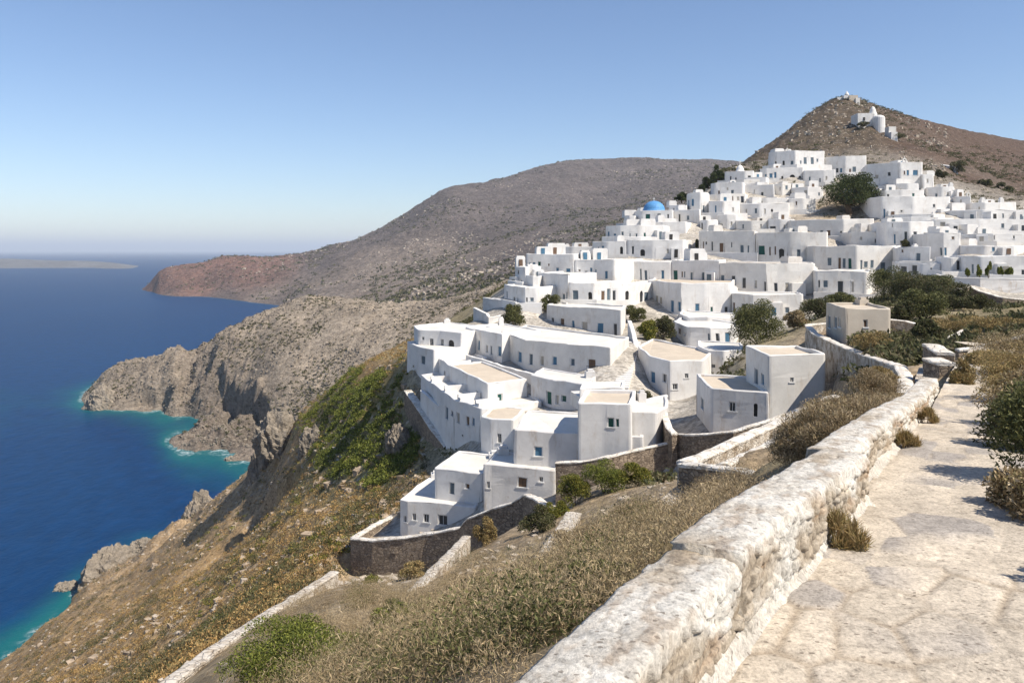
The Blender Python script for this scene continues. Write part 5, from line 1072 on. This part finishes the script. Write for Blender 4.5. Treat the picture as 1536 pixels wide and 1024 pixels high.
# ---------------------------------------------------------------- ground cover
def scatter(n, ur, vr, dens, land=None):
    near = land or globals()['near']
    u = rng.uniform(*ur, n); v = rng.uniform(*vr, n); Y = np.exp(v); X = u*Y
    Z = near.z(X, Y); px = 768+u*F; py = 375+(CZ-Z)/Y*F
    c = near.at(u, v, near.col)
    keep = (rng.random(n) < dens(px, py, Y, c, X, Z))
    if land is None:
        for xy, th in WALLS:
            lo = xy.min(0)-3; hi = xy.max(0)+3; m = np.where(keep & (X > lo[0]) & (X < hi[0]) & (Y > lo[1]) & (Y < hi[1]))[0]
            if len(m): keep[m[(np.hypot(X[m][:, None]-xy[:, 0], Y[m][:, None]-xy[:, 1]).min(1) < th/2+.42)]] = False
    return np.stack([X[keep], Y[keep], Z[keep]], 1)
def off_walls(X, Y):
    """1 away from path and parapet"""
    l = np.interp(Y, PY, [p[1] for p in PATH]); a = (X-l)*PV.x
    return (a < -.75) | (a > 1.75)
def clumps(name, P, rad, hgt, nl, leaf, asp, pal, mat, up=.5, label=None):
    n = len(P); s = rng.uniform(.55, 1.35, n); N_ = n*nl
    d = unit(N_); d[:, 2] = np.abs(d[:, 2]); k = np.repeat(np.arange(n), nl); r = rng.random((N_, 1))**.45
    C = P[k]+d*r*np.stack([rad*s[k], rad*s[k], hgt*s[k]], 1); C[:, 2] += .02
    V = leaves(C, leaf*(.6+.8*rng.random(N_)), asp, up, d*.6)
    cols, w_ = PAL[pal]; ck = np.array(cols)[rng.choice(len(cols), n, p=np.array(w_)/sum(w_))]
    c = ck[k]*.6+np.repeat(tint(N_, cols, w_)[::4]*.4, 1, 0); c = np.repeat(c*(1+.2*rng.normal(size=(N_, 1))), 4, 0)
    o = mesh_np(name, V, quads(N_), M[mat], fcol=np.clip(c, .005, .8)); o['kind'] = 'stuff'; return o
def patch(x, y, s, seed): return fbm(x*s, y*s, 3, seed)
P = scatter(9000, (-.45, .30), (math.log(6.5), math.log(46)), lambda px, py, D, c, X, Z: off_walls(X, D)*(py > 705)*(px < 1180)*~((px > 960)*(py < 792)*(D > 20.5))*np.clip((px-330)/200, 0, 1)*np.clip(.22+2.2*patch(X, D, .4, 70)+.35*(D < 20), 0, 1)*np.clip((D/20)**1.2, .18, 1)*.55*np.where((px < 880)*(py < 895)*(D > 26), .65, 1))
kk = rng.random(len(P)) < .6
clumps('dry_scrub', P[kk], .5, .55, 560, .06, .11, 'thorn', 'dry', .45)
clumps('thorn_scrub', P[~kk], .7, .66, 820, .065, .10, 'thorn', 'dry', .4)
Pq = scatter(560, (-.42, .28), (math.log(8), math.log(44)), lambda px, py, D, c, X, Z: off_walls(X, D)*(py > 740)*(px < 1000)*(px > 400)*.6)
clumps('heather_scrub', Pq[::2], 1.05, .95, 1900, .07, .10, 'thorn', 'dry', .4)
clumps('sage_scrub', Pq[1::5], .8, .75, 1000, .06, .35, 'olive', 'leaf', .25)
P2 = scatter(2500, (-.45, .30), (math.log(9), math.log(55)), lambda px, py, D, c, X, Z: off_walls(X, D)*(py > 690)*(px < 1100)*(px > 420)*np.clip(patch(X, D, .2, 71)*2.2, 0, 1)*.12)
clumps('olive_scrub', P2, .45, .4, 220, .045, .35, 'olive', 'leaf', .3)
# brown slope towards the sea and the green flank under the village
def slope(px, py, D, c, X, Z):
    return (Z > 3)*(px < 640)*(D > 34)*(c[:, 3] > .3)
grn = lambda px, py: np.clip(1-((px-545)/95)**2-((py-640)/85)**2+.2, 0, 1)
P3 = scatter(26000, (-.72, -.1), (math.log(34), math.log(240)), lambda px, py, D, c, X, Z: slope(px, py, D, c, X, Z)*np.clip(.55+1.5*patch(X, D, .12, 72), .3, 1)*(1-.6*np.clip(grn(px, py)*2, 0, 1)))
clumps('heath', P3, .55, .45, 26, .22, .3, 'rust', 'dry', .4)
P3b = scatter(12000, (-.72, -.1), (math.log(34), math.log(240)), lambda px, py, D, c, X, Z: slope(px, py, D, c, X, Z)*np.clip(.1+2.2*patch(X, D, .09, 73), .0, 1)*(1-np.clip(grn(px, py)*2, 0, 1)))
clumps('brown_heath', P3b, .8, .65, 44, .22, .3, 'dark', 'leaf', .4)
P4 = scatter(26000, (-.40, -.05), (math.log(60), math.log(165)), lambda px, py, D, c, X, Z: slope(px, py, D, c, X, Z)*np.clip(grn(px, py)*2.2, 0, 1)*np.clip(.25+1.9*patch(X, D, .22, 74), .0, 1))
clumps('green_scrub', P4, .75, .55, 60, .24, .45, 'green', 'leaf', .3)
P4b = scatter(9000, (-.40, -.05), (math.log(60), math.log(180)), lambda px, py, D, c, X, Z: slope(px, py, D, c, X, Z)*np.clip(grn(px, py)*1.5+.15, 0, 1)*np.clip(.1+2*patch(X, D, .15, 75), 0, 1))
clumps('yellow_scrub', P4b, .6, .4, 60, .22, .4, 'yellow', 'leaf', .3)
# village gaps, ridge, hill
P5 = scatter(34000, (-.08, .66), (math.log(48), math.log(480)), lambda px, py, D, c, X, Z: (np.abs(c[:, 3]-.05) > .09)*np.clip(.4+1.6*patch(X, D, .06, 76), 0, 1)*.5)
clumps('hill_scrub', P5, .9, .55, 24, .4, .4, 'dark', 'leaf', .3)
P5b = scatter(5000, (.22, .68), (math.log(235), math.log(520)), lambda px, py, D, c, X, Z: (c[:, 3] > .5)*np.clip(.1+1.9*patch(X, D, .03, 77), 0, 1)*np.where(px > 1400, .5, 1))
clumps('hill_heath', P5b, 1.7, 1., 40, .55, .5, 'dark', 'leaf', .3)
# loose stones: one heap of small rounded blocks per patch, all over the slope
def stones(name, P, r0, r1, mat):
    n = len(P); ico = np.array([(x, y, z) for x in (-1, 1) for y in (-1, 1) for z in (-1, 1)], float)*.62
    fc = np.array([(0, 2, 6, 4), (1, 5, 7, 3), (0, 4, 5, 1), (2, 3, 7, 6), (0, 1, 3, 2), (4, 6, 7, 5)])
    s = rng.uniform(r0, r1, (n, 1, 1))*np.clip(P[:, 1]/70, .25, 1)[:, None, None]*rng.uniform(.6, 1.3, (n, 1, 3)); V = ico[None]*(1+.28*rng.normal(size=(n, 8, 1)))*s
    a = rng.uniform(0, 6.3, n); ca, sa = np.cos(a)[:, None], np.sin(a)[:, None]
    V = np.stack([V[:, :, 0]*ca-V[:, :, 1]*sa, V[:, :, 0]*sa+V[:, :, 1]*ca, V[:, :, 2]*.7], 2)+P[:, None]
    Q = (fc[None]+8*np.arange(n)[:, None, None]).reshape(-1, 4)
    o = mesh_np(name, V.reshape(-1, 3), Q, M[mat]); o['kind'] = 'stuff'
P6 = scatter(22000, (-.75, .2), (math.log(14), math.log(250)), lambda px, py, D, c, X, Z: off_walls(X, D)*(Z > 1)*(px < 1100)*(py > 560)*(np.abs(c[:, 3]-.05) > .05)*np.clip(.12+1.2*patch(X, D, .1, 80), .04, 1)*np.clip(D/80, .1, 1)*.7)
stones('loose_stones', P6, .10, .42, 'pale')
P6b = scatter(2600, (-.72, -.05), (math.log(60), math.log(250)), lambda px, py, D, c, X, Z: (Z > 2)*(px < 640)*(c[:, 3] > .3)*np.clip(-.2+2.2*patch(X, D, .07, 87), .03, .8))
stones('slope_boulders', P6b, .22, .75, 'slope_rock')
P7 = scatter(9000, (.1, .66), (math.log(200), math.log(500)), lambda px, py, D, c, X, Z: (c[:, 3] > .6)*np.clip(patch(X, D, .04, 81)*2, 0, 1)*(px < 1420))
stones('hill_stones', P7, .3, 1.1, 'pale')
P8 = scatter(16000, (-.56, .0), (math.log(375), math.log(560)), lambda px, py, D, c, X, Z: (Z > 2)*np.clip(.5+1.5*fbm(X*.03, D*.03, 3, 83), .05, 1), prom)
stones('headland_stones', P8, .35, 1.1, 'rock')
P9 = scatter(9000, (-.56, .0), (math.log(375), math.log(560)), lambda px, py, D, c, X, Z: (Z > 5)*np.clip(.2+1.8*fbm(X*.04, D*.04, 3, 84), .0, 1), prom)
clumps('headland_scrub', P9, 1., .7, 10, .9, .6, 'dark', 'leaf', .3)
P10 = scatter(16000, (-.46, .3), (math.log(800), math.log(2600)), lambda px, py, D, c, X, Z: (Z > 5)*np.clip(.3+1.8*fbm(X*.006, D*.006, 4, 85), .0, 1), mt)
clumps('mountain_scrub', P10, 4.2, 2.2, 7, 3.6, .6, 'dark', 'leaf', .3)
P11 = scatter(12000, (-.46, .3), (math.log(700), math.log(2600)), lambda px, py, D, c, X, Z: (Z > 5)*np.clip(.1+2*fbm(X*.006, D*.008, 4, 86), .0, 1), mt)
stones('mountain_stones', P11, 1., 3.6, 'pale')
# ---------------------------------------------------------------- rocks by the water
def rock(label, px, py, D, wpx, hpx, seed, depth=1., sink=.3, group='sea rocks below the slope', name='sea_rock', mat='rock'):
    x, y, z = W(px, py, D); w_ = wpx/F*D/2; h_ = hpx/F*D; nu, nv = 60, 36
    a, b_ = np.meshgrid(np.linspace(0, 2*np.pi, nu, endpoint=False), np.linspace(0, np.pi/2+.35, nv), indexing='ij')
    d = np.stack([np.cos(a)*np.sin(b_), np.sin(a)*np.sin(b_), np.cos(b_)], -1).reshape(-1, 3)
    s = seed*7.7; r = 1+.30*ridged(d[:, 0]*1.6+s+d[:, 2], d[:, 1]*1.6-s, 3, seed)+.16*ridged(d[:, 0]*4+s, d[:, 1]*4+d[:, 2]*4, 4, seed+3)
    V = np.array([x, y, z-h_*sink])+d*r[:, None]*np.array([w_, w_*depth, h_*(1+sink*.6)])
    i = np.arange(nu*nv).reshape(nu, nv); j = np.roll(i, -1, 0)
    Q = np.stack([i[:, :-1], i[:, 1:], j[:, 1:], j[:, :-1]], -1).reshape(-1, 4)
    o = mesh_np(name, V, Q, M[mat], origin=(x, y, z)); return tag(o, label, 'rock', group)
rock('pale flat-topped rock jutting into the water at the foot of the brown slope', 165, 868, 238, 64, 42, 3, 1.6)
rock('small dark rock awash left of the pale flat-topped rock', 98, 888, 236, 34, 14, 5)
rock('pinkish rock at the waterline above the pale flat-topped rock', 215, 826, 262, 40, 18, 8)
rock('small white-washed rock in the surf of the cove', 346, 690, 380, 16, 6, 11)
rock('crumbling crag at the top of the dark gully on the slope', 415, 655, 172, 56, 34, 13, name='crag', group='crags on the slope')
rock('jagged crag in the shadow of the dark gully', 398, 715, 182, 44, 46, 17, name='crag', group='crags on the slope')
rock('low crag between green scrub and brown slope', 470, 668, 140, 40, 26, 19, name='crag', group='crags on the slope')
rock('dark crag overhanging the shore above the pinkish rock', 300, 775, 238, 40, 34, 23, name='crag', group='crags on the slope')
rock('brown crag beside the green scrub below the rugged wall', 598, 660, 92, 34, 22, 29, name='crag', group='crags on the slope')
rock('rounded skerry at the very tip of the headland', 152, 606, 506, 40, 26, 31, name='skerry', group=None)
# ================================================================ LIGHT, AIR, CAMERA
SUN = Vector((.56, -.31, .78)).normalized()
el = math.asin(SUN.z); az = math.atan2(SUN.x, SUN.y)
w = bpy.data.worlds.new('World'); S.world = w; w.use_nodes = True
nt = w.node_tree; bg = nt.nodes['Background']
sky = nt.nodes.new('ShaderNodeTexSky'); sky.sky_type = 'NISHITA'; sky.sun_disc = False
sky.sun_elevation = el; sky.sun_rotation = az; sky.altitude = 100; sky.air_density = 1.; sky.dust_density = .2; sky.ozone_density = 3.2
wb = nt.nodes.new('ShaderNodeMix'); wb.data_type = 'RGBA'; wb.blend_type = 'MULTIPLY'; wb.inputs[0].default_value = 1; wb.inputs[7].default_value = (.96, .97, 1.04, 1)
nt.links.new(sky.outputs[0], wb.inputs[6]); nt.links.new(wb.outputs[2], bg.inputs[0]); bg.inputs[1].default_value = .10
sl = bpy.data.lights.new('sun', 'SUN'); sl.energy = 5.; sl.angle = R(.5); sl.color = (1, .925, .81)
so = bpy.data.objects.new('sun', sl); COL.objects.link(so); so.rotation_euler = SUN.to_track_quat('Z', 'Y').to_euler()
cam = bpy.data.cameras.new('camera'); cam.lens = F/1536*36; cam.sensor_width = 36; cam.sensor_fit = 'HORIZONTAL'
cam.shift_y = -(512-375)/1536; cam.clip_start = .2; cam.clip_end = 200000
co = bpy.data.objects.new('camera', cam); COL.objects.link(co); co.location = (0, 0, CZ); co.rotation_euler = (R(90), 0, 0)
S.camera = co
if AIR:
    b = MB(); b.box((-95000, -3000, -40), (190000, 0, 0), (0, 98000, 0), (0, 0, 540))
    m = bpy.data.materials.new('air'); m.use_nodes = True; nt = m.node_tree; nt.nodes.clear()
    o_ = nt.nodes.new('ShaderNodeOutputMaterial'); v = nt.nodes.new('ShaderNodeVolumePrincipled')
    v.inputs['Color'].default_value = (.78, .87, 1, 1); v.inputs['Density'].default_value = AIR; v.inputs['Anisotropy'].default_value = .0
    nt.links.new(v.outputs[0], o_.inputs['Volume'])
    hz = b.build('haze', m, None, origin=(0, 0, 0)); hz['kind'] = 'stuff'
S.view_settings.view_transform = 'Standard'; S.view_settings.look = 'None'; S.view_settings.exposure = EXPO; S.view_settings.gamma = 1
